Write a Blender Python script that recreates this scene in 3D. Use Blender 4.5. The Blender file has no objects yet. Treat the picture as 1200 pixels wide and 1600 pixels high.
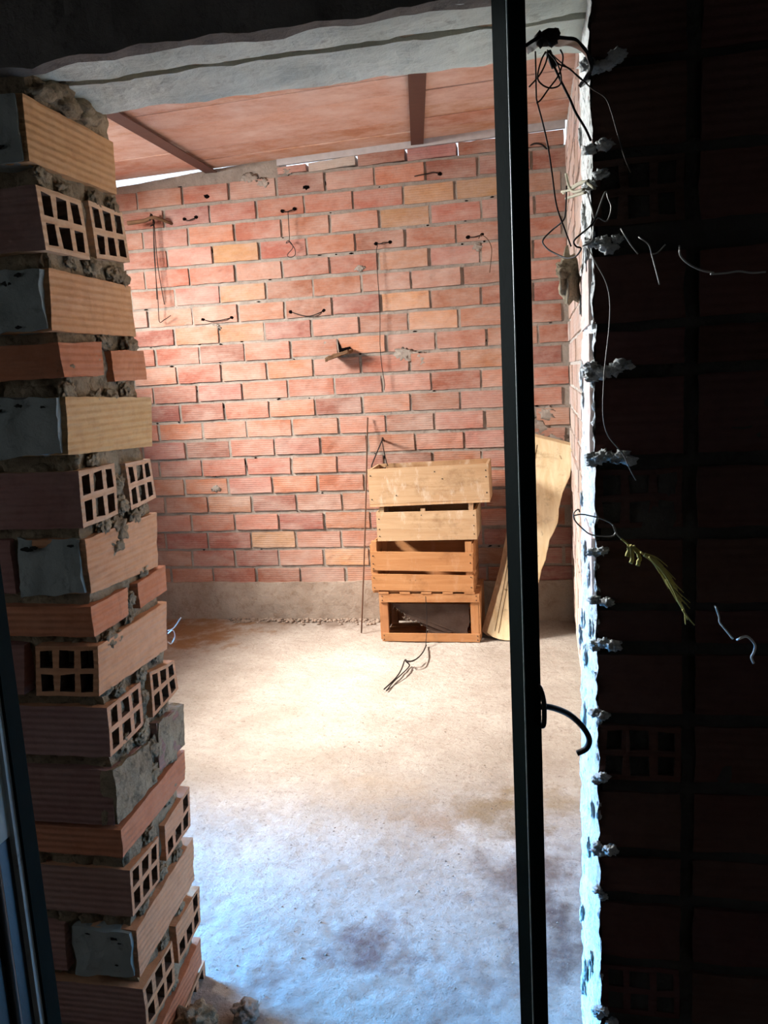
import bpy, bmesh, math, random
from mathutils import Vector, Matrix, noise

random.seed(7)
SC = bpy.context.scene
COL = SC.collection
# ---------------------------------------------------------------- measured geometry (metres, floor at z = 0)
JAMB = [('A', [(1.205, 1.752), (1.476, 1.75), (1.47, 1.657), (1.204, 1.653)]), ('H', [(1.203, 1.619), (1.332, 1.62), (1.341, 1.524), (1.21, 1.523)]), ('H', [(1.364, 1.626), (1.483, 1.627), (1.493, 1.538), (1.374, 1.531)]), ('A', [(1.22, 1.497), (1.484, 1.493), (1.486, 1.399), (1.21, 1.399)]), ('T', [(1.217, 1.38), (1.352, 1.385), (1.348, 1.327), (1.223, 1.325)]), ('T', [(1.382, 1.371), (1.507, 1.373), (1.508, 1.318), (1.384, 1.316)]), ('Y', [(1.221, 1.294), (1.519, 1.282), (1.502, 1.187), (1.209, 1.2)]), ('H', [(1.233, 1.17), (1.352, 1.171), (1.347, 1.078), (1.229, 1.074)]), ('H', [(1.399, 1.164), (1.499, 1.163), (1.508, 1.083), (1.402, 1.075)]), ('A', [(1.237, 1.054), (1.502, 1.054), (1.486, 0.946), (1.237, 0.958)]), ('T', [(1.232, 0.936), (1.36, 0.936), (1.356, 0.884), (1.233, 0.882)]), ('T', [(1.385, 0.937), (1.505, 0.943), (1.503, 0.892), (1.387, 0.888)]), ('A', [(1.234, 0.865), (1.501, 0.869), (1.483, 0.773), (1.22, 0.779)]), ('H', [(1.242, 0.749), (1.365, 0.748), (1.362, 0.664), (1.236, 0.658)]), ('H', [(1.403, 0.754), (1.508, 0.74), (1.516, 0.674), (1.397, 0.663)]), ('M', [(1.239, 0.631), (1.369, 0.624), (1.366, 0.535), (1.231, 0.53)]), ('M', [(1.409, 0.645), (1.532, 0.634), (1.513, 0.548), (1.402, 0.547)]), ('T', [(1.242, 0.515), (1.517, 0.536), (1.507, 0.476), (1.238, 0.463)]), ('H', [(1.252, 0.429), (1.368, 0.426), (1.352, 0.342), (1.245, 0.339)]), ('H', [(1.4, 0.431), (1.524, 0.45), (1.509, 0.366), (1.395, 0.356)]), ('A', [(1.25, 0.306), (1.513, 0.337), (1.499, 0.244), (1.245, 0.213)]), ('H', [(1.247, 0.187), (1.374, 0.192), (1.369, 0.101), (1.246, 0.097)]), ('H', [(1.393, 0.21), (1.514, 0.219), (1.503, 0.141), (1.39, 0.128)]), ('T', [(1.256, 0.049), (1.502, 0.103), (1.496, 0.045), (1.252, -0.018)]), ('H', [(1.254, -0.048), (1.368, -0.013), (1.365, -0.113), (1.249, -0.159)]), ('H', [(1.385, 0.006), (1.515, 0.038), (1.503, -0.065), (1.38, -0.104)])]
RCOURSE = [('S', 1.702, 1.785), ('S', 1.588, 1.689), ('H', 1.488, 1.574), ('S', 1.357, 1.447), ('T', 1.295, 1.344), ('S', 1.169, 1.279), ('H', 1.061, 1.148), ('S', 0.948, 1.043), ('T', 0.887, 0.935), ('S', 0.775, 0.868), ('H', 0.666, 0.754), ('S', 0.55, 0.644), ('T', 0.472, 0.533), ('S', 0.361, 0.454), ('H', 0.253, 0.34), ('S', 0.122, 0.231), ('T', 0.048, 0.104), ('S', -0.105, 0.023)]
SLAB = [(-0.092, 4.042, 0.987), (-0.059, 4.039, 0.974), (0.146, 4.026, 0.915), (0.116, 3.996, 0.774), (0.081, 3.979, 0.696), (0.061, 3.963, 0.621), (0.057, 3.95, 0.558), (0.038, 3.941, 0.516), (0.016, 3.932, 0.477), (-0.004, 3.912, 0.384), (-0.026, 3.902, 0.336), (-0.056, 3.875, 0.21), (-0.127, 3.829, -0.004), (-0.204, 3.83, -0.002), (-0.265, 3.834, 0.019), (-0.293, 3.839, 0.04), (-0.197, 3.907, 0.358), (-0.123, 3.981, 0.704)]
W = {'rod': [(-0.898, 4.18, 1.091), (-0.942, 3.93, -0.006)], 'hang1': [(-1.984, 4.168, 2.173), (-1.997, 4.168, 1.986), (-2.0, 4.168, 1.757), (-2.004, 4.168, 1.65), (-1.977, 4.168, 1.655), (-1.935, 4.168, 1.676)], 'hang2': [(-1.981, 4.158, 2.161), (-1.992, 4.158, 1.919), (-2.001, 4.158, 1.762)], 'hang3': [(-1.979, 4.163, 2.162), (-1.98, 4.163, 1.952), (-1.97, 4.163, 1.804), (-1.963, 4.163, 1.734)], 'stick': [(-2.096, 4.1, 2.149), (-2.012, 4.12, 2.157), (-1.955, 4.13, 2.17), (-1.896, 4.15, 2.146)], 'tieA': [(-1.822, 4.188, 2.162), (-1.802, 4.188, 2.151), (-1.78, 4.188, 2.155), (-1.758, 4.188, 2.166)], 'tieB': [(-1.288, 4.188, 2.156), (-1.265, 4.188, 2.148), (-1.241, 4.188, 2.152), (-1.223, 4.188, 2.16)], 'tieBdrop': [(-1.249, 4.168, 2.146), (-1.25, 4.168, 2.084), (-1.252, 4.168, 2.006), (-1.271, 4.168, 1.992), (-1.256, 4.168, 2.003), (-1.235, 4.168, 1.97), (-1.268, 4.168, 1.935), (-1.252, 4.168, 1.921), (-1.227, 4.168, 1.932), (-1.228, 4.168, 1.964), (-1.253, 4.168, 1.997)], 'tieC': [(-1.768, 4.188, 1.646), (-1.726, 4.188, 1.633), (-1.676, 4.188, 1.634), (-1.639, 4.188, 1.638), (-1.606, 4.188, 1.646)], 'tieD': [(-1.282, 4.188, 1.654), (-1.231, 4.188, 1.634), (-1.184, 4.188, 1.624), (-1.142, 4.188, 1.631), (-1.103, 4.188, 1.648)], 'tieE': [(-0.81, 4.188, 1.957), (-0.787, 4.188, 1.953), (-0.767, 4.188, 1.957), (-0.738, 4.188, 1.958)], 'tieEdrop': [(-0.797, 4.173, 1.951), (-0.806, 4.173, 1.909), (-0.806, 4.173, 1.8), (-0.803, 4.173, 1.674), (-0.805, 4.173, 1.58), (-0.812, 4.173, 1.453), (-0.808, 4.173, 1.34), (-0.799, 4.173, 1.264), (-0.804, 4.173, 1.226)], 'tieF': [(-0.348, 4.188, 1.95), (-0.313, 4.188, 1.947), (-0.279, 4.188, 1.957)], 'tieFdrop': [(-0.293, 4.158, 1.932), (-0.28, 4.158, 1.949), (-0.25, 4.158, 1.926), (-0.232, 4.158, 1.882), (-0.237, 4.158, 1.823), (-0.245, 4.158, 1.769)], 'tieG': [(-0.607, 4.188, 2.259), (-0.575, 4.188, 2.259), (-0.533, 4.188, 2.263), (-0.502, 4.188, 2.266), (-0.474, 4.188, 2.258)], 'tieH': [(-0.041, 4.188, 2.344), (-0.014, 4.188, 2.349), (0.016, 4.188, 2.341), (0.042, 4.188, 2.321)], 'holeI': [(-1.688, 4.188, 2.264)], 'holeJ': [(-1.155, 4.188, 2.259)], 'wedge': [(-1.035, 4.02, 1.402), (-0.973, 4.2, 1.437)], 'nail': [(-0.817, 4.12, 0.977), (-0.825, 4.19, 0.961)], 'crateloop': [(-0.794, 4.0, 0.983), (-0.82, 4.0, 0.93), (-0.846, 4.0, 0.876), (-0.854, 4.0, 0.85), (-0.831, 4.0, 0.836), (-0.802, 4.0, 0.839), (-0.782, 4.0, 0.845)], 'crateloop2': [(-0.798, 4.02, 0.981), (-0.791, 4.02, 0.927), (-0.781, 4.02, 0.871), (-0.775, 4.02, 0.852)], 'twig1': [(-0.578, 3.736, 0.01), (-0.572, 3.57, 0.03), (-0.584, 3.456, 0.04), (-0.614, 3.422, 0.04), (-0.635, 3.459, 0.035), (-0.634, 3.352, 0.03), (-0.649, 3.284, 0.015), (-0.68, 3.182, 0.006)], 'twig2': [(-0.58, 3.518, 0.03), (-0.6, 3.458, 0.03), (-0.632, 3.457, 0.03), (-0.617, 3.465, 0.006), (-0.634, 3.361, 0.006), (-0.653, 3.277, 0.006), (-0.667, 3.168, 0.006)], 'twig3': [(-0.579, 3.79, 0.237), (-0.577, 3.79, 0.147), (-0.58, 3.785, 0.068), (-0.579, 3.717, 0.01)], 'strap': [(-0.012, 1.13, 1.696), (-0.004, 1.13, 1.7), (0.006, 1.135, 1.705), (0.018, 1.14, 1.706), (0.032, 1.15, 1.707), (0.046, 1.165, 1.708), (0.059, 1.18, 1.704), (0.067, 1.19, 1.697), (0.071, 1.2, 1.69), (0.069, 1.21, 1.682), (0.064, 1.22, 1.676)], 'hookrod': [(-0.019, 1.12, 0.822), (-0.006, 1.12, 0.824), (0.01, 1.14, 0.812), (0.028, 1.165, 0.793), (0.044, 1.18, 0.772), (0.054, 1.185, 0.755), (0.057, 1.185, 0.743), (0.053, 1.185, 0.732), (0.047, 1.185, 0.727), (0.039, 1.185, 0.723)], 'hookloop': [(-0.02, 1.12, 0.858), (-0.014, 1.115, 0.855), (-0.01, 1.11, 0.846), (-0.008, 1.107, 0.833), (-0.008, 1.107, 0.814), (-0.009, 1.108, 0.802), (-0.012, 1.112, 0.798), (-0.017, 1.12, 0.801)], 'sw1': [(-0.001, 1.15, 1.699), (-0.001, 1.15, 1.676), (-0.001, 1.15, 1.646), (-0.0, 1.15, 1.638), (0.006, 1.15, 1.614), (0.012, 1.15, 1.586), (0.017, 1.15, 1.55), (0.022, 1.15, 1.509), (0.032, 1.15, 1.478), (0.04, 1.15, 1.455)], 'sw2': [(0.012, 1.14, 1.694), (0.006, 1.14, 1.684), (0.001, 1.14, 1.665), (0.007, 1.14, 1.655), (0.018, 1.14, 1.65), (0.029, 1.14, 1.653), (0.03, 1.14, 1.666), (0.024, 1.14, 1.682), (0.016, 1.14, 1.692)], 'sw3': [(0.015, 1.145, 1.694), (0.011, 1.145, 1.681), (0.003, 1.145, 1.668), (-0.01, 1.145, 1.656)], 'sw4': [(0.015, 1.17, 1.704), (0.023, 1.17, 1.684), (0.03, 1.17, 1.668), (0.042, 1.17, 1.643), (0.049, 1.17, 1.626), (0.061, 1.17, 1.605), (0.068, 1.17, 1.589)], 'sw5': [(0.014, 1.19, 1.713), (0.027, 1.19, 1.7), (0.039, 1.19, 1.689), (0.055, 1.19, 1.675), (0.071, 1.19, 1.659), (0.088, 1.19, 1.646), (0.096, 1.19, 1.627), (0.104, 1.19, 1.598), (0.112, 1.19, 1.57), (0.12, 1.19, 1.549)], 'sw6': [(0.03, 1.14, 1.694), (0.033, 1.14, 1.686), (0.031, 1.14, 1.673), (0.025, 1.14, 1.661), (0.015, 1.14, 1.65), (0.005, 1.14, 1.638), (-0.001, 1.14, 1.634)], 'sw7': [(0.016, 1.165, 1.701), (0.028, 1.165, 1.686), (0.041, 1.165, 1.679), (0.054, 1.165, 1.666), (0.064, 1.165, 1.658)], 'rw1': [(0.062, 1.165, 1.455), (0.072, 1.165, 1.434), (0.085, 1.165, 1.408), (0.09, 1.165, 1.383), (0.089, 1.165, 1.349), (0.084, 1.165, 1.307), (0.081, 1.165, 1.273), (0.08, 1.165, 1.229), (0.086, 1.165, 1.203), (0.099, 1.165, 1.185), (0.107, 1.165, 1.174), (0.116, 1.165, 1.153), (0.123, 1.165, 1.139)], 'rw2': [(0.063, 1.18, 1.527), (0.069, 1.18, 1.506), (0.073, 1.18, 1.494), (0.086, 1.18, 1.525), (0.09, 1.18, 1.517), (0.094, 1.18, 1.504), (0.088, 1.18, 1.488), (0.077, 1.18, 1.493), (0.071, 1.18, 1.486), (0.069, 1.18, 1.465), (0.056, 1.18, 1.458)], 'rw3': [(0.04, 1.3, 1.562), (0.038, 1.3, 1.526), (0.034, 1.3, 1.513), (0.018, 1.32, 1.504), (0.004, 1.32, 1.49), (0.01, 1.3, 1.475), (0.024, 1.28, 1.463), (0.037, 1.25, 1.453), (0.049, 1.22, 1.451), (0.055, 1.2, 1.458), (0.048, 1.19, 1.46), (0.046, 1.185, 1.468), (0.065, 1.18, 1.482), (0.075, 1.18, 1.494)], 'rw4': [(0.109, 1.214, 1.482), (0.106, 1.16, 1.471), (0.116, 1.16, 1.454), (0.126, 1.16, 1.44)], 'rw5': [(0.133, 1.214, 1.469), (0.127, 1.15, 1.459), (0.138, 1.15, 1.45), (0.142, 1.15, 1.437), (0.147, 1.15, 1.418), (0.152, 1.15, 1.398)], 'rw6': [(0.186, 1.214, 1.453), (0.172, 1.12, 1.438), (0.173, 1.12, 1.429), (0.182, 1.12, 1.419), (0.197, 1.12, 1.41), (0.213, 1.12, 1.405)], 'rw6b': [(0.205, 1.1, 1.402), (0.224, 1.1, 1.402), (0.238, 1.1, 1.403), (0.253, 1.1, 1.4), (0.269, 1.1, 1.4)], 'rw7': [(0.142, 1.15, 1.437), (0.15, 1.15, 1.439), (0.159, 1.15, 1.448)], 'ringloop': [(0.038, 1.17, 1.09), (0.049, 1.17, 1.092), (0.064, 1.17, 1.089), (0.077, 1.17, 1.085), (0.09, 1.17, 1.078), (0.096, 1.17, 1.068), (0.092, 1.17, 1.06), (0.077, 1.17, 1.06), (0.061, 1.17, 1.063), (0.049, 1.17, 1.073), (0.04, 1.17, 1.084), (0.039, 1.17, 1.094), (0.045, 1.17, 1.099), (0.047, 1.17, 1.095)], 'ringtail': [(0.091, 1.155, 1.079), (0.095, 1.155, 1.068), (0.102, 1.155, 1.059), (0.113, 1.155, 1.05)], 'rope0': [(0.102, 1.155, 1.059), (0.107, 1.154, 1.055), (0.112, 1.15, 1.051), (0.12, 1.15, 1.047), (0.127, 1.15, 1.041)], 'rope1': [(0.13, 1.13, 1.042), (0.141, 1.13, 1.033), (0.151, 1.13, 1.018), (0.162, 1.13, 0.998), (0.172, 1.13, 0.98), (0.18, 1.13, 0.965), (0.187, 1.13, 0.95)], 'rope2': [(0.133, 1.128, 1.041), (0.148, 1.128, 1.028), (0.159, 1.128, 1.017), (0.17, 1.128, 1.001), (0.178, 1.128, 0.992)], 'rope3': [(0.158, 1.128, 1.008), (0.169, 1.128, 0.985), (0.181, 1.128, 0.967), (0.184, 1.128, 0.944)], 'rope4': [(0.179, 1.125, 0.966), (0.187, 1.125, 0.954), (0.195, 1.125, 0.944)], 'rope5': [(0.135, 1.12, 1.041), (0.153, 1.12, 1.02), (0.165, 1.12, 0.998), (0.173, 1.12, 0.979)], 'ropeb1': [(0.113, 1.14, 1.053), (0.115, 1.14, 1.044), (0.115, 1.14, 1.035), (0.114, 1.14, 1.028)], 'ropeb2': [(0.116, 1.142, 1.051), (0.122, 1.142, 1.043), (0.125, 1.142, 1.034), (0.123, 1.142, 1.023)], 'ropeb3': [(0.109, 1.142, 1.051), (0.112, 1.142, 1.045), (0.108, 1.142, 1.036)], 'str1': [(0.238, 1.214, 0.945), (0.219, 1.11, 0.973), (0.223, 1.11, 0.961), (0.224, 1.11, 0.953), (0.232, 1.11, 0.942), (0.241, 1.11, 0.93)], 'str2': [(0.269, 1.214, 0.894), (0.245, 1.1, 0.933), (0.254, 1.1, 0.937), (0.26, 1.1, 0.934), (0.266, 1.1, 0.925), (0.265, 1.1, 0.916), (0.262, 1.1, 0.908), (0.265, 1.1, 0.9)], 'straw1': [(0.034, 1.33, 1.56), (0.045, 1.28, 1.552), (0.055, 1.24, 1.55), (0.066, 1.2, 1.546)], 'straw2': [(0.036, 1.33, 1.558), (0.048, 1.28, 1.556), (0.061, 1.22, 1.549), (0.073, 1.18, 1.531)], 'straw3': [(0.04, 1.33, 1.55), (0.052, 1.26, 1.54), (0.062, 1.2, 1.531)], 'straw4': [(0.041, 1.35, 1.589), (0.043, 1.3, 1.562), (0.048, 1.25, 1.543), (0.06, 1.2, 1.535)], 'plast1': [(-0.768, 1.5, 0.807), (-0.753, 1.5, 0.814), (-0.736, 1.5, 0.835)], 'plast2': [(-0.768, 1.5, 0.801), (-0.752, 1.49, 0.811), (-0.749, 1.49, 0.797), (-0.763, 1.5, 0.779), (-0.771, 1.5, 0.783)], 'fib1': [(-0.83, 1.47, 1.824), (-0.821, 1.49, 1.815), (-0.812, 1.505, 1.798), (-0.807, 1.51, 1.774)], 'fib2': [(-0.821, 1.47, 1.82), (-0.812, 1.495, 1.809), (-0.801, 1.505, 1.786), (-0.801, 1.51, 1.769)], 'fib3': [(-0.826, 1.47, 1.814), (-0.817, 1.49, 1.795), (-0.806, 1.51, 1.79)]}
RUBBLE = [(-0.673, 1.403, 0.0), (-0.686, 1.385, 0.0), (-0.641, 1.394, 0.0)]
STAIN_SHADE_PTS = [(-0.173, 2.26, 0.0), (-0.321, 2.21, 0.0), (-0.417, 1.648, 0.0), (0.009, 1.964, 0.0), (0.035, 1.768, 0.0), (0.029, 2.144, 0.0), (-1.007, 4.15, 0.0), (-1.469, 4.119, 0.0), (-1.778, 3.965, 0.0)]
HANGLUMP = [(0.044, 1.45, 1.439), (0.04, 1.42, 1.447)]
LBAR = [(-0.619, 0.8, 1.024), (-0.61, 0.8, 0.793), (-0.605, 0.8, 0.534), (-0.631, 0.8, 0.938), (-0.629, 0.8, 0.792), (-0.625, 0.8, 0.523), (-0.637, 0.8, 0.791), (-0.631, 0.8, 0.522), (-0.654, 0.8, 0.782), (-0.643, 0.8, 0.799), (-0.669, 0.8, 0.678), (-0.666, 0.8, 0.518)]
WTOP = [(-2.17, 2.356), (-2.086, 2.354), (-1.655, 2.371), (-1.276, 2.365), (-1.141, 2.364)]
SPURS = [(0.091, 1.205, 1.692), (0.076, 1.205, 1.585), (0.071, 1.205, 1.548), (0.091, 1.205, 1.461), (0.074, 1.205, 1.466), (0.086, 1.205, 1.288), (0.072, 1.205, 1.286), (0.103, 1.205, 1.293), (0.085, 1.205, 1.165), (0.071, 1.205, 1.167), (0.105, 1.205, 1.167), (0.068, 1.205, 1.032), (0.074, 1.205, 0.949), (0.082, 1.205, 0.887), (0.068, 1.205, 0.885), (0.067, 1.205, 0.775), (0.066, 1.205, 0.671), (0.075, 1.205, 0.554), (0.063, 1.205, 0.551), (0.064, 1.205, 0.474), (0.077, 1.205, 0.252), (0.062, 1.205, 0.268)]
CRATES = {'b': [(-0.809, 3.8, -0.002), (-0.325, 3.8, 0.0), (-0.802, 3.8, 0.244), (-0.315, 3.8, 0.244)], 'm': [(-0.834, 3.8, 0.46), (-0.339, 3.8, 0.448), (-0.845, 3.8, 0.267), (-0.347, 3.8, 0.253), (-0.819, 3.8, 0.51), (-0.354, 3.8, 0.504), (-0.779, 3.8, 0.363), (-0.78, 3.8, 0.341)], 't': [(-0.8, 3.8, 0.652), (-0.321, 3.8, 0.657), (-0.803, 3.8, 0.507), (-0.32, 3.8, 0.513), (-0.778, 3.8, 0.673)], 'u': [(-0.831, 3.8, 0.858), (-0.261, 3.8, 0.873), (-0.257, 3.8, 0.692), (-0.833, 3.8, 0.676)], 'sheet': [(-0.758, 3.86, 0.184), (-0.753, 3.86, 0.167), (-0.73, 3.86, 0.152), (-0.704, 3.86, 0.137), (-0.696, 3.86, 0.107), (-0.673, 3.86, 0.104), (-0.643, 3.86, 0.101), (-0.615, 3.86, 0.08), (-0.587, 3.86, 0.053), (-0.582, 3.86, 0.032), (-0.523, 3.86, 0.03), (-0.465, 3.86, 0.036), (-0.39, 3.86, 0.024), (-0.38, 3.86, 0.072), (-0.373, 3.86, 0.184)]}
D = 4.2          # back wall face
XJ = -.765       # left jamb face
XR = .067        # right jamb face
W0, W1 = 1.22, 1.50   # front wall thickness

# ---------------------------------------------------------------- helpers
def V(*a): return Vector(a)

def fbm(p, f, o=4):
    s = 0; a = 1
    for _ in range(o):
        s += a * noise.noise(p * f); f *= 2.1; a *= .5
    return s

def rough(freq, amp, o=4):
    off = Vector((random.random() * 9, random.random() * 9, random.random() * 9))
    def d(p):
        q = p + off
        return p + Vector((fbm(q, freq, o), fbm(q + Vector((7, 3, 1)), freq, o), fbm(q + Vector((2, 9, 5)), freq, o))) * amp
    return d

ROUGH = rough(18, .0025)

class MB:
    def __init__(s): s.v = []; s.f = []; s.c = []; s.sm = []
    def face(s, pts, col=(1, 1, 1), sm=False):
        b = len(s.v); s.v += [tuple(p) for p in pts]; s.f.append(tuple(range(b, b + len(pts)))); s.c.append(col); s.sm.append(sm)
    def grid(s, a, b, c, d, seg, col, disp=None, sm=False):
        """quad a b c d, subdivided to pieces of about seg"""
        nu = max(1, min(400, int(round(max((b - a).length, (c - d).length) / seg))))
        nv = max(1, min(400, int(round(max((d - a).length, (c - b).length) / seg))))
        base = len(s.v)
        for j in range(nv + 1):
            t = j / nv; l = a.lerp(d, t); r = b.lerp(c, t)
            for i in range(nu + 1):
                p = l.lerp(r, i / nu)
                if disp: p = disp(p)
                s.v.append(tuple(p))
        w = nu + 1
        for j in range(nv):
            for i in range(nu):
                k = base + j * w + i
                s.f.append((k, k + 1, k + w + 1, k + w)); s.c.append(col); s.sm.append(sm)
    def hexa(s, fr, bk, seg=.5, col=(1, 1, 1), disp=None, sm=False):
        """solid between the front quad and the back quad (each TL TR BR BL seen from the front)"""
        fr = [Vector(p) for p in fr]; bk = [Vector(p) for p in bk]
        s.grid(fr[3], fr[2], fr[1], fr[0], seg, col, disp, sm)
        s.grid(bk[2], bk[3], bk[0], bk[1], seg, col, disp, sm)
        for i in range(4):
            j = (i + 1) % 4
            s.grid(fr[i], fr[j], bk[j], bk[i], seg, col, disp, sm)
    def box(s, lo, hi, seg=.5, col=(1, 1, 1), disp=None):
        x0, y0, z0 = lo; x1, y1, z1 = hi
        s.hexa([(x0, y0, z1), (x1, y0, z1), (x1, y0, z0), (x0, y0, z0)], [(x0, y1, z1), (x1, y1, z1), (x1, y1, z0), (x0, y1, z0)], seg, col, disp)
    def rbox(s, c, size, rot=None, seg=.5, col=(1, 1, 1), disp=None):
        h = [k / 2 for k in size]; c = Vector(c); R = rot or Matrix.Identity(3)
        q = lambda x, y, z: c + R @ Vector((x * h[0], y * h[1], z * h[2]))
        s.hexa([q(-1, -1, 1), q(1, -1, 1), q(1, -1, -1), q(-1, -1, -1)], [q(-1, 1, 1), q(1, 1, 1), q(1, 1, -1), q(-1, 1, -1)], seg, col, disp)
    def hollow(s, fr, bk, seg, col, disp=None, holeshade=None, depth=.11, rim=.1, skip=(), sidecol=None):
        """brick with a 3 x 2 grid of tubes opening on the front quad"""
        fr = [Vector(p) for p in fr]; bk = [Vector(p) for p in bk]
        s.grid(bk[2], bk[3], bk[0], bk[1], seg, col, disp)
        for i in range(4):
            j = (i + 1) % 4
            s.grid(fr[i], fr[j], bk[j], bk[i], seg, sidecol if (i == 3 and sidecol) else col, disp)
        fn = lambda u, v: (fr[0].lerp(fr[1], u)).lerp(fr[3].lerp(fr[2], u), v)
        bn = lambda u, v: (bk[0].lerp(bk[1], u)).lerp(bk[3].lerp(bk[2], u), v)
        L = (bk[0] - fr[0]).length; k = min(.95, depth / L)
        for a in range(3):
            for b in range(2):
                cu = (a / 3, (a + 1) / 3); cv = (b / 2, (b + 1) / 2)
                j = lambda: random.uniform(-.012, .012)
                mu = .05; mv = .062
                u0 = cu[0] + (mu + .035 if a == 0 else mu); u1 = cu[1] - (mu + .035 if a == 2 else mu)
                v0 = cv[0] + (mv + .03 if b == 0 else mv); v1 = cv[1] - (mv + .03 if b == 1 else mv)
                h = [(u0 + j(), v0 + j()), (u1 + j(), v0 + j()), (u1 + j(), v1 + j()), (u0 + j(), v1 + j())]
                o = [(cu[0], cv[0]), (cu[1], cv[0]), (cu[1], cv[1]), (cu[0], cv[1])]
                dd = disp or (lambda p: p)
                O = [dd(fn(*q)) for q in o]; Hq = [dd(fn(*q)) for q in h]
                for i in range(4):
                    n = (i + 1) % 4
                    s.grid(O[i], Hq[i], Hq[n], O[n], seg, col)
                if (a, b) in skip:
                    s.face(Hq[::-1], col); continue
                Bq = [fn(*q).lerp(bn(*q), k) for q in h]
                hc = holeshade or col  # tube walls coloured darker than the brick, painting in the holes' shade
                for i in range(4):
                    n = (i + 1) % 4
                    s.face([Hq[i], Bq[i], Bq[n], Hq[n]], hc)
                s.face(Bq[::-1], hc)
    def lump(s, c, r, col=(1, 1, 1), amp=.35, freq=None, sub=2, sq=(1, 1, 1), sm=True):
        bm = bmesh.new(); bmesh.ops.create_icosphere(bm, subdivisions=sub, radius=1)
        b = len(s.v); c = Vector(c); off = Vector((random.random() * 50, random.random() * 50, 0))
        for v in bm.verts:
            p = v.co.normalized(); k = 1 + amp * fbm(p + off, freq or 1.6, 3)
            s.v.append((c.x + p.x * k * r * sq[0], c.y + p.y * k * r * sq[1], c.z + p.z * k * r * sq[2]))
        for f in bm.faces:
            s.f.append(tuple(b + v.index for v in f.verts)); s.c.append(col); s.sm.append(sm)
        bm.free()
    def tube(s, pts, r, n=6, sub=5, col=(1, 1, 1), r1=None, jit=0):
        P = [Vector(p) for p in pts]
        if len(P) > 2 and sub > 1:
            Q = []
            E = [P[0] * 2 - P[1]] + P + [P[-1] * 2 - P[-2]]
            for i in range(1, len(E) - 2):
                for k in range(sub):
                    t = k / sub; a, b, c, d = E[i - 1:i + 3]
                    Q.append(.5 * (2 * b + (c - a) * t + (2 * a - 5 * b + 4 * c - d) * t * t + (3 * b - a - 3 * c + d) * t ** 3))
            Q.append(P[-1]); P = Q
        if jit: P = [p + Vector((random.uniform(-jit, jit), random.uniform(-jit, jit), random.uniform(-jit, jit))) for p in P]
        T = (P[1] - P[0]).normalized(); N = T.orthogonal().normalized(); base = len(s.v)
        for i, p in enumerate(P):
            t = (P[min(i + 1, len(P) - 1)] - P[max(i - 1, 0)])
            t = t.normalized() if t.length > 1e-9 else T
            N = (N - t * N.dot(t)); N = N.normalized() if N.length > 1e-6 else t.orthogonal().normalized()
            B = t.cross(N); rr = r + ((r1 if r1 is not None else r) - r) * i / max(1, len(P) - 1)
            for k in range(n):
                a = 2 * math.pi * k / n; q = p + (N * math.cos(a) + B * math.sin(a)) * rr
                s.v.append(tuple(q))
        for i in range(len(P) - 1):
            for k in range(n):
                a = base + i * n + k; b = base + i * n + (k + 1) % n
                s.f.append((a, b, b + n, a + n)); s.c.append(col); s.sm.append(True)
        s.f.append(tuple(base + k for k in reversed(range(n)))); s.c.append(col); s.sm.append(False)
        e = base + (len(P) - 1) * n
        s.f.append(tuple(e + k for k in range(n))); s.c.append(col); s.sm.append(False)
    def strip(s, pts, wdir, width, thick, sub=5):
        """flat bar following pts; its width lies along wdir"""
        P = [Vector(p) for p in pts]; E = [P[0] * 2 - P[1]] + P + [P[-1] * 2 - P[-2]]; Q = []
        for i in range(1, len(E) - 2):
            for k in range(sub):
                t = k / sub; a, b, c, d = E[i - 1:i + 3]
                Q.append(.5 * (2 * b + (c - a) * t + (2 * a - 5 * b + 4 * c - d) * t * t + (3 * b - a - 3 * c + d) * t ** 3))
        Q.append(P[-1]); base = len(s.v); w = Vector(wdir).normalized()
        for i, p in enumerate(Q):
            t = (Q[min(i + 1, len(Q) - 1)] - Q[max(i - 1, 0)]).normalized(); n = t.cross(w).normalized(); ww = n.cross(t).normalized()
            for a, b in ((-1, -1), (1, -1), (1, 1), (-1, 1)):
                s.v.append(tuple(p + ww * a * width / 2 + n * b * thick / 2))
        for i in range(len(Q) - 1):
            for k in range(4):
                a = base + i * 4 + k; b = base + i * 4 + (k + 1) % 4
                s.f.append((a, b, b + 4, a + 4)); s.c.append((1, 1, 1)); s.sm.append(False)
        s.f.append((base + 3, base + 2, base + 1, base)); s.c.append((1, 1, 1)); s.sm.append(False)
        e = base + (len(Q) - 1) * 4
        s.f.append((e, e + 1, e + 2, e + 3)); s.c.append((1, 1, 1)); s.sm.append(False)
    def prism(s, poly, n, col=(1, 1, 1)):
        """poly (front outline) pushed back along vector n"""
        P = [Vector(p) for p in poly]; n = Vector(n); b = len(s.v); k = len(P)
        s.v += [tuple(p) for p in P] + [tuple(p + n) for p in P]
        s.f.append(tuple(b + i for i in range(k))); s.f.append(tuple(b + k + i for i in reversed(range(k))))
        for i in range(k):
            j = (i + 1) % k; s.f.append((b + i, b + k + i, b + k + j, b + j))
        s.c += [col] * (k + 2); s.sm += [False] * (k + 2)
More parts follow.
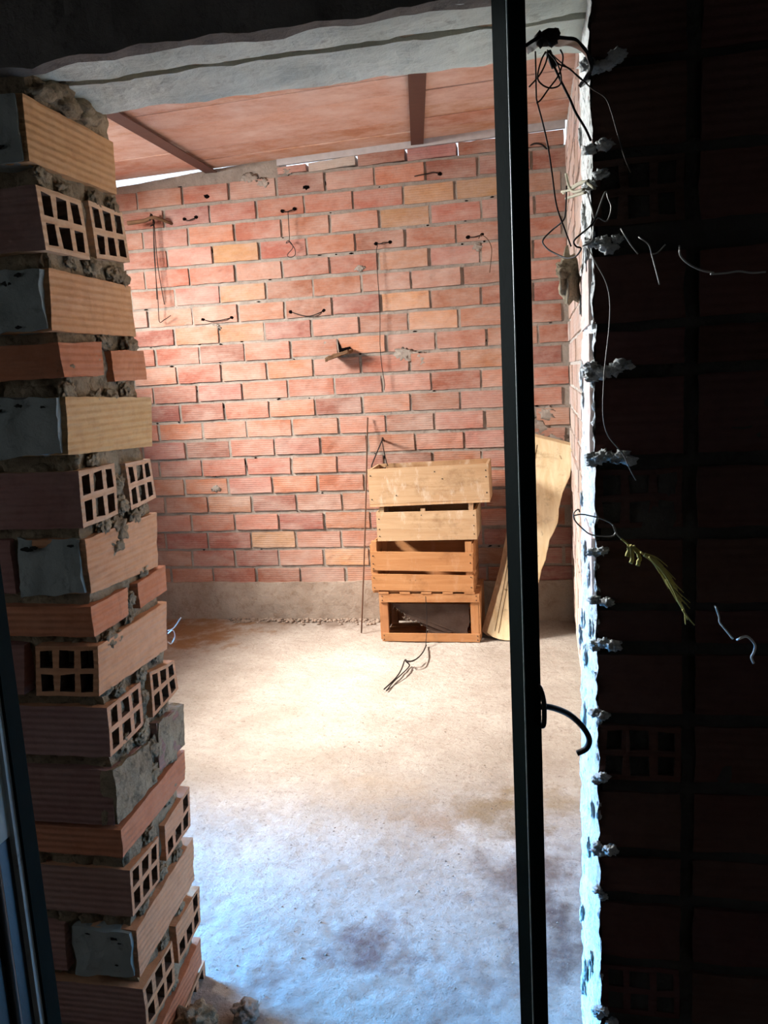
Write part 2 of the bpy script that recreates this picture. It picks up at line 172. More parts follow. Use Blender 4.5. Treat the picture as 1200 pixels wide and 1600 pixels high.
    def build(s, name, mat, parent=None, merge=0, fixn=True, bevel=0, loc=None):
        me = bpy.data.meshes.new(name)
        o0 = Vector(loc) if loc else (parent.location.copy() if parent and parent.type == 'EMPTY' and not parent.parent else Vector((0, 0, 0)))
        if parent and parent.parent is None and parent.type == 'MESH': o0 = parent.location.copy()
        if parent and parent.parent: o0 = parent.matrix_basis.translation + parent.parent.location
        me.from_pydata([tuple(Vector(v) - o0) for v in s.v], [], s.f)
        ca = me.color_attributes.new('Col', 'FLOAT_COLOR', 'CORNER')
        buf = []
        for f, c in zip(s.f, s.c):
            buf += [c[0], c[1], c[2], 1.0] * len(f)
        ca.data.foreach_set('color', buf)
        me.polygons.foreach_set('use_smooth', s.sm)
        if merge or fixn or bevel:
            bm = bmesh.new(); bm.from_mesh(me)
            if merge: bmesh.ops.remove_doubles(bm, verts=bm.verts, dist=merge)
            if fixn: bmesh.ops.recalc_face_normals(bm, faces=bm.faces)
            bm.to_mesh(me); bm.free()
        me.update()
        o = bpy.data.objects.new(name, me); COL.objects.link(o)
        me.materials.append(mat)
        if parent: o.parent = parent
        elif loc: o.location = o0
        if bevel:
            m = o.modifiers.new('bevel', 'BEVEL'); m.width = bevel; m.segments = 2; m.limit_method = 'ANGLE'; m.angle_limit = math.radians(40)
        return o

def thing(name, label, cat, loc, group=None):
    o = bpy.data.objects.new(name, None); COL.objects.link(o); o.location = loc; o.empty_display_size = .05
    o['label'] = label; o['category'] = cat
    if group: o['group'] = group
    return o

def tag(o, label, cat, group=None):
    o['label'] = label; o['category'] = cat
    if group: o['group'] = group
    return o

def struct(o, label=None, cat=None):
    o['kind'] = 'structure'
    if label: o['label'] = label
    if cat: o['category'] = cat
    return o

# ---------------------------------------------------------------- materials
class NT:
    def __init__(s, name):
        s.m = bpy.data.materials.new(name); s.m.use_nodes = True; s.t = s.m.node_tree; s.n = s.t.nodes
        s.b = s.n['Principled BSDF']; s.pos = s.n.new('ShaderNodeNewGeometry').outputs['Position']
        tc = s.n.new('ShaderNodeTexCoord'); s.obj = tc.outputs['Object']
    def link(s, a, b): s.t.links.new(a, b)
    def setin(s, sock, v):
        if isinstance(v, bpy.types.NodeSocket): s.link(v, sock)
        else: sock.default_value = v
    def mapping(s, scale=(1, 1, 1), rot=(0, 0, 0), src=None, loc=(0, 0, 0)):
        m = s.n.new('ShaderNodeMapping'); m.inputs['Scale'].default_value = scale; m.inputs['Rotation'].default_value = rot; m.inputs['Location'].default_value = loc
        s.link(src or s.pos, m.inputs['Vector']); return m.outputs[0]
    def noise(s, scale, detail=6, rough=.6, src=None, dist=0):
        n = s.n.new('ShaderNodeTexNoise'); n.inputs['Scale'].default_value = scale; n.inputs['Detail'].default_value = detail
        n.inputs['Roughness'].default_value = rough; n.inputs['Distortion'].default_value = dist
        s.link(src or s.pos, n.inputs['Vector']); return n.outputs['Fac']
    def ramp(s, f, lo, hi, a=0, b=1):
        m = s.n.new('ShaderNodeMapRange'); m.inputs['From Min'].default_value = lo; m.inputs['From Max'].default_value = hi
        m.inputs['To Min'].default_value = a; m.inputs['To Max'].default_value = b; m.clamp = True
        s.link(f, m.inputs['Value']); return m.outputs[0]
    def mix(s, f, a, b, mode='MIX'):
        m = s.n.new('ShaderNodeMix'); m.data_type = 'RGBA'; m.blend_type = mode
        s.setin(m.inputs[0], f)
        for sock, v in ((m.inputs[6], a), (m.inputs[7], b)):
            s.setin(sock, v if isinstance(v, bpy.types.NodeSocket) else tuple(v) + (1,))
        return m.outputs[2]
    def math(s, op, a, b=0.0, c=None):
        m = s.n.new('ShaderNodeMath'); m.operation = op; s.setin(m.inputs[0], a); s.setin(m.inputs[1], b)
        if c is not None: s.setin(m.inputs[2], c)
        return m.outputs[0]
    def attr(s):
        a = s.n.new('ShaderNodeVertexColor'); a.layer_name = 'Col'; return a.outputs[0]
    def wave(s, scale, src, dist=2, detail=2):
        w = s.n.new('ShaderNodeTexWave'); w.bands_direction = 'Z'; w.inputs['Scale'].default_value = scale
        w.inputs['Distortion'].default_value = dist; w.inputs['Detail'].default_value = detail; s.link(src, w.inputs['Vector']); return w.outputs['Fac']
    def blob(s, c, r, soft=.5):
        """mask of a stain or painted shade around the world point c"""
        d = s.n.new('ShaderNodeVectorMath'); d.operation = 'DISTANCE'; s.link(s.pos, d.inputs[0]); d.inputs[1].default_value = c
        nz = s.ramp(s.noise(9, 5, .65), .3, .7, -r * .6, r * .6)
        return s.ramp(s.math('ADD', d.outputs['Value'], nz), r * (1 - soft), r, 1, 0)
    def bump(s, h, strength, dist=.01, prev=None):
        b = s.n.new('ShaderNodeBump'); b.inputs['Strength'].default_value = strength; b.inputs['Distance'].default_value = dist
        s.link(h, b.inputs['Height'])
        if prev: s.link(prev, b.inputs['Normal'])
        return b.outputs[0]
    def out(s, col, rough=.9, nrm=None, spec=.2, metal=0):
        s.setin(s.b.inputs['Base Color'], col if isinstance(col, bpy.types.NodeSocket) else tuple(col) + (1,))
        s.setin(s.b.inputs['Roughness'], rough); s.b.inputs['Specular IOR Level'].default_value = spec; s.b.inputs['Metallic'].default_value = metal
        if nrm: s.link(nrm, s.b.inputs['Normal'])
        return s.m

def m_brick(name, dust=.25, ribs=.35, dirt=.35, dustcol=(.62, .5, .42), ribscale=14):
    k = NT(name); c = k.attr()
    c = k.mix(k.ramp(k.noise(6, 5), .35, .7, 0, .45), c, k.mix(1, c, (.78, .62, .55), 'MULTIPLY'))
    c = k.mix(k.ramp(k.noise(38, 6, .7), .45, .75, 0, .45), c, k.mix(1, c, (.6, .5, .46), 'MULTIPLY'))
    d = k.ramp(k.noise(4.3, 9, .72, src=k.mapping((1, 1, 2.2), loc=(3, 1, 8))), .38, .8, 0, dust)
    c = k.mix(d, c, dustcol)
    s = k.ramp(k.noise(17, 6, .7, src=k.mapping((1.3, 1.3, .6), loc=(8, 2, 1))), .62, .75, 0, dirt)
    c = k.mix(s, c, (.09, .055, .04))
    w = k.wave(ribscale, k.pos, .12, 1)
    n = k.bump(w, ribs, .004)
    n = k.bump(k.noise(120, 5, .7), .5, .003, n)
    return k.out(c, .92, n, .15)

def m_rough(name, c0, c1, dark=(.06, .05, .04), f=9, dk=.5, bump=.8, bscale=90, dth=(.56, .7)):
    k = NT(name)
    c = k.mix(k.ramp(k.noise(f, 7, .65), .36, .66), c0, c1)
    c = k.mix(k.ramp(k.noise(f * 3.7, 6, .7, src=k.mapping((1, 1, 1), loc=(4, 7, 2))), dth[0], dth[1], 0, dk), c, dark)
    n = k.bump(k.noise(bscale, 6, .75), bump, .006)
    n = k.bump(k.noise(bscale * .3, 4, .6), bump * .7, .012, n)
    return k.out(c, .95, n, .12)

def m_plain(name, col, rough=.6, spec=.3, metal=0, var=.25, scale=30):
    k = NT(name)
    c = k.mix(k.ramp(k.noise(scale, 5), .35, .7, 0, var), col, tuple(x * .35 for x in col))
    return k.out(c, rough, k.bump(k.noise(scale * 5, 4), .15, .002), spec, metal)

def m_wood(name, c0, c1, dark, axis='x', dusty=.2, dustcol=(.75, .62, .45), gsc=1.0, dirt=.5):
    k = NT(name)
    sc = {'x': (1.6, 26, 26), 'z': (26, 26, 1.8)}[axis]
    g = k.noise(2.2 * gsc, 8, .62, src=k.mapping(sc), dist=.6)
    c = k.mix(k.ramp(g, .32, .68), c0, c1)
    c = k.mix(1, c, k.mix(.5, k.attr(), k.attr()), 'MULTIPLY')
    st = k.ramp(k.noise(7, 6, .7, src=k.mapping((1, 1, 1.4), loc=(1, 4, 6))), .53, .75, 0, dirt)
    c = k.mix(st, c, dark)
    kn = k.ramp(k.noise(30, 2, .4, src=k.mapping((1, 1, 1), loc=(9, 4, 3))), .72, .78, 0, .75)
    c = k.mix(kn, c, dark)
    du = k.ramp(k.noise(9, 7, .7, src=k.mapping((2.2, 2.2, .8), loc=(5, 5, 2))), .55, .72, 0, dusty)
    c = k.mix(du, c, dustcol)
    n = k.bump(g, .3, .003)
    return k.out(c, .8, k.bump(k.noise(150, 4), .2, .002, n), .2)

M_BACK = m_brick('back_wall_brick', .85, .22, .28, (.50, .385, .32), 28)
M_JAMB = m_brick('jamb_brick', .2, .5, .3, (.62, .5, .38), 26)
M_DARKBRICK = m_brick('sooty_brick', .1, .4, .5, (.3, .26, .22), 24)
M_RIGHTBRICK = m_brick('whitewashed_brick', 1.5, .2, .3, (.60, .52, .48), 20)
M_MORTAR = m_rough('grey_mortar', (.25, .21, .175), (.36, .31, .26), (.08, .06, .05), 10, .45, .7, 80, (.58, .72))
M_MORTAR_BROWN = m_rough('crumbly_brown_mortar', (.26, .19, .12), (.40, .31, .20), (.04, .03, .02), 14, .7, 1.0, 90, (.5, .68))
M_MORTAR_WHITE = m_rough('pale_splashed_mortar', (.66, .66, .62), (.82, .82, .79), (.10, .10, .09), 16, .8, 1.0, 100, (.55, .66))
M_DAUB = m_rough('smeared_cement', (.26, .28, .26), (.34, .35, .32), (.04, .04, .035), 8, .5, .5, 50, (.58, .7))
M_CONC = m_rough('lintel_concrete', (.52, .56, .50), (.66, .70, .63), (.16, .14, .11), 7, .55, .5, 60, (.58, .72))
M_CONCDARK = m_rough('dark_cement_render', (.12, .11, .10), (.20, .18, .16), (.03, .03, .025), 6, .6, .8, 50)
M_PLINTH = m_rough('plinth_concrete', (.28, .21, .16), (.37, .30, .24), (.16, .09, .05), 5, .6, .7, 60, (.5, .7))
M_CEIL = m_brick('clay_ceiling_board', 1.3, .1, .1, (.80, .64, .56), 20)
M_BEAM = m_plain('brown_primed_steel', (.10, .045, .035), .6, .3)
M_POST = m_plain('dark_green_painted_steel', (.005, .011, .0105), .8, .04, 0, .5, 18)
M_EDGELIGHT_WEAR = m_plain('painted_highlight_wear', (.34, .42, .40), .45, .4, 0, .6, 60)
M_REBAR = m_plain('rusty_black_rod', (.018, .012, .010), .55, .4, .2)
M_STRAP = m_plain('black_steel_strap', (.016, .017, .018), .33, .5, .4)
M_WIRE = m_plain('dull_steel_wire', (.10, .08, .07), .55, .4, .5)
M_WIREDARK = m_plain('dark_wire', (.022, .016, .014), .7, .2, .1)
M_WIRERUST = m_plain('rusty_wire', (.10, .05, .03), .8, .2)
M_WIREBRIGHT = m_plain('grey_wire', (.40, .38, .34), .5, .4, .4)
M_STRAW = m_plain('dry_straw', (.42, .37, .26), .8, .2)
M_ROPE = m_plain('yellow_fibre_rope', (.62, .52, .16), .8, .2, 0, .4)
M_STRING = m_plain('white_string', (.85, .85, .8), .8, .2, 0, .1)
M_PLASTIC = m_plain('pale_plastic', (.8, .8, .78), .3, .5, 0, .1)
M_BLACK = m_plain('black_void', (.004, .003, .003), 1, 0, 0, 0)
M_DOORGREY = m_rough('grey_painted_sheet', (.34, .39, .39), (.44, .50, .49), (.06, .07, .07), 7, .5, .1, 40, (.62, .7))
M_DOORDARK = m_plain('dark_steel_sheet', (.02, .024, .027), .4, .5, .3)
M_CRATE = m_wood('orange_crate_wood', (.36, .15, .055), (.45, .215, .09), (.14, .055, .02), 'x', .12)
M_CRATEUP = m_wood('orange_crate_wood_upright', (.36, .15, .055), (.45, .215, .09), (.22, .10, .04), 'z', .1)
M_BOXWOOD = m_wood('dusty_tan_board', (.40, .24, .125), (.49, .33, .19), (.17, .085, .035), 'x', .75, (.62, .52, .41), 1.0, .75)
M_SLAB = m_wood('pale_sawn_timber', (.66, .49, .27), (.84, .70, .46), (.22, .13, .055), 'z', .3, (.85, .74, .55), .45, .8)
M_BARK = m_wood('brown_bark_edge', (.20, .11, .06), (.30, .18, .10), (.08, .04, .02), 'z', .15)
M_SHEET = m_rough('stained_cardboard', (.055, .032, .023), (.09, .06, .046), (.06, .035, .03), 9, .6, .4, 60)
M_CLAY = m_plain('mud_clay', (.16, .09, .05), .95, .1)
M_OUT = m_rough('outdoor_ground', (.4, .35, .3), (.5, .45, .4))

def m_floor():
    k = NT('earthy_concrete_floor')
    n1 = k.noise(3.2, 8, .66); n2 = k.noise(22, 8, .7)
    c = k.mix(k.ramp(n1, .35, .65), (.34, .29, .245), (.46, .41, .36))
    c = k.mix(k.ramp(k.noise(11, 8, .75, src=k.mapping((1, 2.4, 1), rot=(0, 0, .5))), .5, .68, 0, .45), c, (.27, .21, .17))
    c = k.mix(k.ramp(n2, .50, .72, 0, .6), c, (.33, .27, .22))
    c = k.mix(k.ramp(k.noise(60, 6, .75), .55, .70, 0, .75), c, (.15, .11, .085))
    c = k.mix(k.ramp(k.noise(34, 6, .7, src=k.mapping((1, 1, 1), loc=(3, 3, 3))), .6, .7, 0, .5), c, (.60, .55, .48))
    for (p, r, col, a) in FLOOR_STAINS_SHADE:
        f = k.math('MULTIPLY', k.blob(p, r, .8), a)
        c = k.mix(f, c, col)
    n = k.bump(k.noise(140, 6, .75), .8, .006)
    n = k.bump(k.noise(45, 6, .7), .8, .010, n)
    return k.out(c, .93, n, .15)
FLOOR_STAINS_SHADE = [((-.17, 2.26, 0), .17, (.20, .13, .06), .75), ((-.36, 2.2, 0), .12, (.30, .20, .13), .6), ((-.42, 1.65, 0), .11, (.13, .06, .05), .8),
               ((-.05, 1.96, 0), .18, (.13, .08, .06), .8), ((.03, 1.72, 0), .16, (.10, .06, .05), .8), ((0, 2.35, 0), .14, (.25, .17, .08), .6),
               ((-1.1, 4.16, 0), .22, (.16, .10, .07), .75), ((-1.5, 4.15, 0), .2, (.18, .11, .07), .7), ((-1.95, 3.95, 0), .45, (.26, .13, .05), .8),  # last brown patch here paints in the back-left corner's shade
               ((-1.75, 3.9, 0), .25, (.28, .15, .07), .6), ((-.6, 1.5, 0), .1, (.2, .12, .1), .5), ((-.15, 1.5, 0), .18, (.2, .15, .13), .6),  # first patch carries on that painted corner shade
               ((-.55, 2.35, 0), .2, (.38, .28, .19), .4)]
M_FLOOR = m_floor()

def jit(c, v=.12, h=.04):
    k = 1 + random.uniform(-v, v); return tuple(max(0, min(1, x * k + random.uniform(-h, h) * x)) for x in c)

# ================================================================= SETTING
# ---- floor
fl = MB()
fd = lambda p: p + Vector((0, 0, .006 * fbm(p, 2.6, 3) + .0022 * fbm(p, 26, 4)))
fl.grid(V(-1.95, 1.1, 0), V(.4, 1.1, 0), V(.4, 4.25, 0), V(-1.95, 4.25, 0), .0085, (1, 1, 1), fd, True)
def rim(a, b, c, d): fl.grid(V(*a, 0), V(*b, 0), V(*c, 0), V(*d, 0), .05, (1, 1, 1), fd, True)
rim((-2.9, 1.1), (-1.95, 1.1), (-1.95, 4.25), (-2.9, 4.25)); rim((-2.9, -2.2), (2, -2.2), (2, 1.1), (-2.9, 1.1)); rim((.4, 1.1), (2, 1.1), (2, 1.6), (.4, 1.6))
struct(fl.build('floor', M_FLOOR, fixn=False))

# ---- back wall, brick by brick
ROWS = [-1.567, -1.682, -1.811, -1.683, -1.824, -1.663, -1.826, -1.687, -1.807, -1.692, -1.838, -1.694, -1.83, -1.681, -1.85, -1.71, -1.835, -1.686, -1.598, -1.704, -1.586]
RED = (.34, .138, .092); ORG = (.385, .170, .105); DRK = (.29, .112, .085); YEL = (.41, .225, .12); PNK = (.39, .19, .14)
bk = MB(); P = .2555
def backbrick(x0, x1, z0, z1, col, dy=0, tilt=0):
    dx = random.uniform(-.003, .003)
    y = D + dy + random.uniform(-.003, .004)
    c = (x0 + x1) / 2
    zz = lambda x, z: z + (x - c) * tilt
    fr = [(x0, y, zz(x0, z1)), (x1, y + dx, zz(x1, z1)), (x1, y + dx, zz(x1, z0)), (x0, y, zz(x0, z0))]
    b = [(p[0], D + .1, p[2]) for p in fr]
    bk.hexa(fr, b, .03, col, ROUGH)
YELS = {(7, -.64), (8, -.5), (8, -1.55), (5, -.66), (4, -1.5), (19, -1.45), (20, -1.07), (6, -1.55), (3, -.7), (2, -.4)}
for i, xj in enumerate(ROWS):
    zc = 1.3 + .978 - .1019 * i
    n0 = int(math.ceil((-2.5 - xj) / P))
    x = xj + n0 * P
    while x < .12:
        a = x + .0075; b = min(x + P - .0075, .125)
        if b - a > .03:
            r = random.random()
            col = RED if r < .36 else ORG if r < .68 else PNK if r < .87 else DRK
            if any(k == i + 1 and abs((a + b) / 2 - m) < .14 for k, m in YELS): col = YEL
            e = random.uniform(-.004, .004)
            backbrick(a + e, b + e * .3, zc - .0425 + random.uniform(-.002, .002), zc + .0425 + random.uniform(-.002, .002), jit(col, .16, .06), 0, random.uniform(-.012, .012))
        x += P
for a, b, z1, col, t in ((-1.30, -1.15, 2.370, PNK, .02), (-1.135, -.895, 2.378, (.55, .47, .42), .05), (-.88, -.645, 2.388, RED, .03), (-.632, -.392, 2.392, (.42, .2, .17), .02), (-.38, -.14, 2.395, RED, .0), (-.125, .12, 2.40, ORG, .0)):
    backbrick(a, b, 2.337, z1, jit(col), 0, t)
wb = struct(bk.build('wall_back', M_BACK))
mt = MB(); md = rough(26, .0022)
prof = [(-2.9, 2.35), (-2.17, 2.357), (-1.66, 2.393), (-1.29, 2.414), (-1.29, 2.335), (.24, 2.335)]
for (xa, za), (xb, zb) in zip(prof[:-1], prof[1:]):
    if xb - xa < .05: continue
    y = D + .008
    mt.hexa([(xa, y, za), (xb, y, zb), (xb, y, .2), (xa, y, .2)], [(xa, D + .13, za), (xb, D + .13, zb), (xb, D + .13, .2), (xa, D + .13, .2)], .016, (1, 1, 1), md, True)
for (x, z, r) in ((-1.45, 2.33, .035), (-1.38, 2.30, .03), (-1.25, 2.345, .02), (-.63, 1.385, .035), (-.60, 1.37, .03), (-.70, 1.40, .04), (-.30, 1.9, .02), (-.9, 1.845, .02), (-1.78, .735, .02), (-1.7, 1.6, .02), (-.02, .95, .05), (-.04, 1.0, .05), (.02, 1.07, .04), (.06, .93, .05)):
    mt.lump((x, D + .003, z), r, amp=.7, freq=2.4, sub=3, sq=(1.2, .12, .8))
mt.build('mortar', M_MORTAR, wb)
# little dark voids in the joints and the put holes round the wire ties
vd = MB()
for _ in range(55):
    i = random.randrange(21); zc = 2.278 - .1019 * i + random.choice((-.049, .049)); x = random.uniform(-2.1, .05)
    vd.lump((x, D + .006, zc + random.uniform(-.004, .004)), random.uniform(.003, .006), sub=1, amp=.5, sq=(random.uniform(1, 2.6), .5, .7))
for _ in range(26):
    i = random.randrange(21); xj = ROWS[i]; k = random.randrange(0, 7); x = xj + k * P
    if x < .05 and random.random() < .6: vd.lump((x + random.uniform(-.006, .006), D + .007, 2.278 - .1019 * i + random.uniform(-.02, .03)), .005, sub=1, amp=.6, sq=(.6, .5, random.uniform(1.5, 5)))
vd.build('joint_voids', M_BLACK, wb)['kind'] = 'stuff'

# ---- concrete plinth under the back wall
pb = MB(); pd = rough(7, .008)
pb.hexa([(-2.9, D - .012, .208), (.24, D - .012, .208), (.24, D - .03, -.02), (-2.9, D - .03, -.02)], [(-2.9, D + .12, .208), (.24, D + .12, .208), (.24, D + .12, -.02), (-2.9, D + .12, -.02)], .025, (1, 1, 1), pd, True)
struct(pb.build('baseboard_back', M_PLINTH))

# ---- room side walls
rw = MB(); rwm = MB()
for i in range(22):
    zc = 2.278 - .1019 * i; y = 1.46 + (.128 if i % 2 else 0)
    while y < 4.19:
        a, b = y + .007, min(y + .248, 4.19)
        if b - a > .03:
            e = random.uniform(-.004, .004)
            fr = [(.128 + e, b, zc + .043), (.128 + e, a, zc + .043), (.128 + e, a, zc - .043), (.128 + e, b, zc - .043)]
            rw.hexa(fr, [(.22, p[1], p[2]) for p in fr], .04, jit(random.choice(((.64, .53, .48), (.60, .47, .40), (.56, .40, .32))), .1), ROUGH)
        y += P
wr = struct(rw.build('wall_right', M_RIGHTBRICK))
rwm.hexa([(.134, 4.25, 2.42), (.134, 1.5, 2.42), (.134, 1.5, 0), (.134, 4.25, 0)], [(.25, 4.25, 2.42), (.25, 1.5, 2.42), (.25, 1.5, 0), (.25, 4.25, 0)], .03, (1, 1, 1), md, True)
rwm.build('mortar', M_MORTAR_WHITE, wr)

lw = MB()   # left wall of the room, with a window over a sill and a low doorway by the front wall
XL = -2.45
def lwall(y0, y1, z0, z1): lw.box((XL - .14, y0, z0), (XL, y1, z1), .1, jit((.20, .09, .06), .1), ROUGH)
WY0, WY1, WZ0, WZ1 = 2.42, 3.78, 1.72, 2.22
DY0, DY1, DZ1 = 1.70, 2.40, 1.75
lwall(WY1, 4.3, 0, 2.5); lwall(WY0, WY1, 0, WZ0); lwall(WY0, WY1, WZ1, 2.5); lwall(DY1, WY0, 0, 2.5); lwall(DY0, DY1, DZ1, 2.5); lwall(1.1, DY0, 0, 2.5)
struct(lw.build('wall_left', M_BACK))

# ---- front wall, left of the doorway: courses of hollow bricks
jb = MB(); rib = rough(30, .0016)
CREAM = (.60, .32, .15); BRK = (.60, .30, .155); TH = (.55, .215, .105); YL = (.66, .41, .19); HB = (.60, .38, .23)
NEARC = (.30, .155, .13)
daub = MB(); dd = rough(22, .005)
def jq(q, x): return [(x, y, z) for y, z in q]
done = set()
for idx, (kind, q) in enumerate(JAMB):
    x = XJ + random.uniform(-.004, .004)
    fr = jq(q, x)
    (y0, zt), _, _, (y3, zb) = q
    zc = (zt + zb) / 2
    if kind in 'AY':
        col = jit(YL if kind == 'Y' else (CREAM if zc > 1.3 else BRK), .05, .02)
        if idx == 12:      # its end on the near face shows open tubes
            f4 = [(x - .118, y0 - .004, zt), (x, y0, zt), (x, y3, zb), (x - .118, y3 - .004, zb)]
            b4 = [(x - .118, q[1][0], q[1][1]), (x, q[1][0], q[1][1]), (x, q[2][0], q[2][1]), (x - .118, q[2][0], q[2][1])]
            jb.hollow(f4, b4, .012, col, rib, (.06, .03, .02), depth=.24)
        else:
            jb.hexa(fr, jq(q, x - .115), .012, col, rib)
            yy = min(y0, y3) - .004
            e = random.uniform(-.004, .004)
            daub.hexa([(x - .13, yy + e, zt + .004), (x - .010, yy, zt - .002), (x - .010, yy, zb + .004), (x - .13, yy - e, zb - .004)], [(x - .13, yy + .05, zt), (x - .010, yy + .05, zt), (x - .010, yy + .05, zb), (x - .13, yy + .05, zb)], .009, (1, 1, 1), dd, True)
        a = x - (.145 if idx in (9, 12) else .15)
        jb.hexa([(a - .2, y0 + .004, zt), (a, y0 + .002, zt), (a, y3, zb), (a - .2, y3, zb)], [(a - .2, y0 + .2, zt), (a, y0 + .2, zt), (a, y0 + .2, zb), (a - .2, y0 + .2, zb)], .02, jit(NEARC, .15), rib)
    elif kind == 'H':
        near = q[0][0] < 1.3
        bkq = jq(q, x - .242)
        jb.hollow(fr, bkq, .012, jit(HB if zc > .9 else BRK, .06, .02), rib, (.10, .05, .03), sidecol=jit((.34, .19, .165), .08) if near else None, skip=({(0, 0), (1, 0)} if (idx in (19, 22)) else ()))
        if near:
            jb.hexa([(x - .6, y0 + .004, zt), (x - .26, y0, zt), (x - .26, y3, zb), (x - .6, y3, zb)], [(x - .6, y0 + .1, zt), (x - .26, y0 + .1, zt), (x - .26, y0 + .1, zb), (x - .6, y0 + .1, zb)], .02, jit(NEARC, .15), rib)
    elif kind == 'T':
        jb.hexa(fr, jq(q, x - .19), .012, jit(TH, .08, .03), rib)
        if q[0][0] < 1.3:
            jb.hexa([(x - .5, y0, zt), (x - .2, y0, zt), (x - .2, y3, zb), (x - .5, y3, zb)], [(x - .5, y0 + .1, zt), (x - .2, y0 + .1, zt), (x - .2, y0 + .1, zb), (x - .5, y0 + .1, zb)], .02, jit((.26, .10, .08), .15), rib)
    elif kind == 'M':
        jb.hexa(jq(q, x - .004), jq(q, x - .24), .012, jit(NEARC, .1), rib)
        daub_q = [(x + .003, y + .004, z) for y, z in q]
        MQ = daub_q
        jbm = [(x - .02, y, z) for y, z in q]
        done.add(idx)
pits = MB()
for idx, (kind, q) in enumerate(JAMB):
    if kind in 'AY' and idx != 12:
        for _ in range(4):
            z_ = q[0][1] - random.uniform(.004, .022) if random.random() < .7 else random.uniform(q[3][1], q[0][1]); x_ = XJ - random.uniform(.025, .125)
            pits.lump((x_, min(q[0][0], q[3][0]) - .007, z_), random.uniform(.002, .0055), amp=.9, freq=2, sub=2, sq=(1.5, .3, .6))
wl = struct(jb.build('wall_front_left', M_JAMB))
pits.build('smear_pits', m_plain('dark_pit', (.03, .028, .025), 1, 0), wl)['kind'] = 'stuff'
daub.build('cement_smears', M_DAUB, wl)
mo = MB(); mod = rough(24, .008, 5)
def ynear(z): return 1.226 + (1.75 - z) * .021
for k in range(6):
    za, zb_ = k * .31, (k + 1) * .31
    x = XJ - .014
    f4 = [(x, ynear(zb_) + .008, zb_), (x, 1.488, zb_), (x, 1.488, za), (x, ynear(za) + .008, za)]
    # jamb face, near face, inner face, all one rough core
    mo.grid(V(*f4[3]), V(*f4[2]), V(*f4[1]), V(*f4[0]), .0055, (1, 1, 1), mod, True)
    n0, n1 = V(x - .36, ynear(za) + .012, za), V(x - .36, ynear(zb_) + .012, zb_)
    mo.grid(n0, V(*f4[3]), V(*f4[0]), n1, .007, (1, 1, 1), mod, True)
for idx in sorted(done):
    q = JAMB[idx][1]; x = XJ
    mo.hexa([(x + .001, y, z) for y, z in q], [(x - .03, y, z) for y, z in q], .006, (1, 1, 1), rough(26, .004), True)
mo.box((-2.6, 1.27, 0), (XJ - .37, 1.48, 1.9)); mo.box((XJ - .38, 1.3, 0), (XJ - .04, 1.478, 1.86))
mo.box((-2.6, 1.24, 1.8), (XJ - .03, 1.47, 2.5))
# squeezed-out lumps and drips between the courses
LUMPS = [(1.33, 1.36, .02), (1.25, 1.34, .022), (1.42, 1.33, .02), (1.46, 1.335, .018), (1.30, 1.63, .02), (1.40, 1.635, .018), (1.46, 1.635, .018), (1.24, 1.64, .018),
         (1.36, 1.515, .022), (1.44, 1.51, .02), (1.47, 1.505, .02), (1.30, 1.52, .018), (1.38, 1.39, .02), (1.47, 1.38, .024), (1.33, 1.285, .02), (1.38, 1.285, .022), (1.44, 1.295, .02), (1.24, 1.30, .02),
         (1.30, 1.18, .018), (1.37, 1.13, .02), (1.38, 1.09, .02), (1.36, 1.05, .026), (1.31, 1.065, .02), (1.42, 1.06, .02), (1.34, 1.02, .022), (1.45, 1.07, .016), (1.37, .91, .018), (1.36, .88, .016), (1.43, .95, .018), (1.28, .86, .022), (1.31, .85, .02),
         (1.38, .76, .02), (1.45, .77, .018), (1.30, .76, .016), (1.37, .66, .018), (1.38, .71, .018), (1.39, .60, .024), (1.38, .55, .024), (1.36, .64, .018), (1.30, .655, .02), (1.45, .66, .018),
         (1.47, .55, .02), (1.44, .47, .018), (1.35, .44, .018), (1.46, .49, .018), (1.30, .32, .016), (1.38, .34, .018), (1.45, .33, .016), (1.36, .20, .016), (1.44, .22, .016), (1.38, .09, .016)]
for y, z, r in LUMPS:
    mo.lump((XJ - .008, y, z), r * 1.08, amp=.55, freq=2.3, sub=4, sq=(.38, .95, .75))
for _ in range(60):
    z = random.choice([1.635, 1.515, 1.375, 1.30, 1.175, .94, .87, .77, .65, .45, .32, .21]); x = XJ - random.uniform(.02, .3)
    mo.lump((x, ynear(z) + .012, z + random.uniform(-.015, .015)), random.uniform(.012, .026), amp=.7, freq=2, sub=2, sq=(1.1, .5, .8))
mo.build('mortar', M_MORTAR_BROWN, wl)

# ---- front wall, right of the doorway
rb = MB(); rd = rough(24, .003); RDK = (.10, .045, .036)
for kind, z0, z1 in RCOURSE:
    z0 = max(z0, .003)
    if z1 < .03: continue
    w = .121
    x0 = XR + .006
    def rbk(a, b, hollow=False):
        e = random.uniform(-.004, .004)
        f4 = [(a, W0 + e, z1), (b, W0 + e, z1), (b, W0 + e, z0), (a, W0 + e, z0)]; b4 = [(p[0], W0 + .2, p[2]) for p in f4]
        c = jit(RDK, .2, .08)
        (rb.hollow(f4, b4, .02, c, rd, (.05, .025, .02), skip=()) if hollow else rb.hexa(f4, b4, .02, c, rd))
    rbk(x0, x0 + w, kind == 'H')
    x = x0 + w + .02
    while x < 1.7:
        L = .24 if kind != 'T' else .2
        rbk(x, x + L); x += L + .018
rb.box((1.65, W0 + .05, 0), (2.0, W1, 2.5))
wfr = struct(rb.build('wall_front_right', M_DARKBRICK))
rm = MB(); rmd = rough(30, .0045, 5)
def xjr(y, z): return XR - .020 * max(0, min(1, (1.5 - z) / 1.3)) * (y - W0) / .28
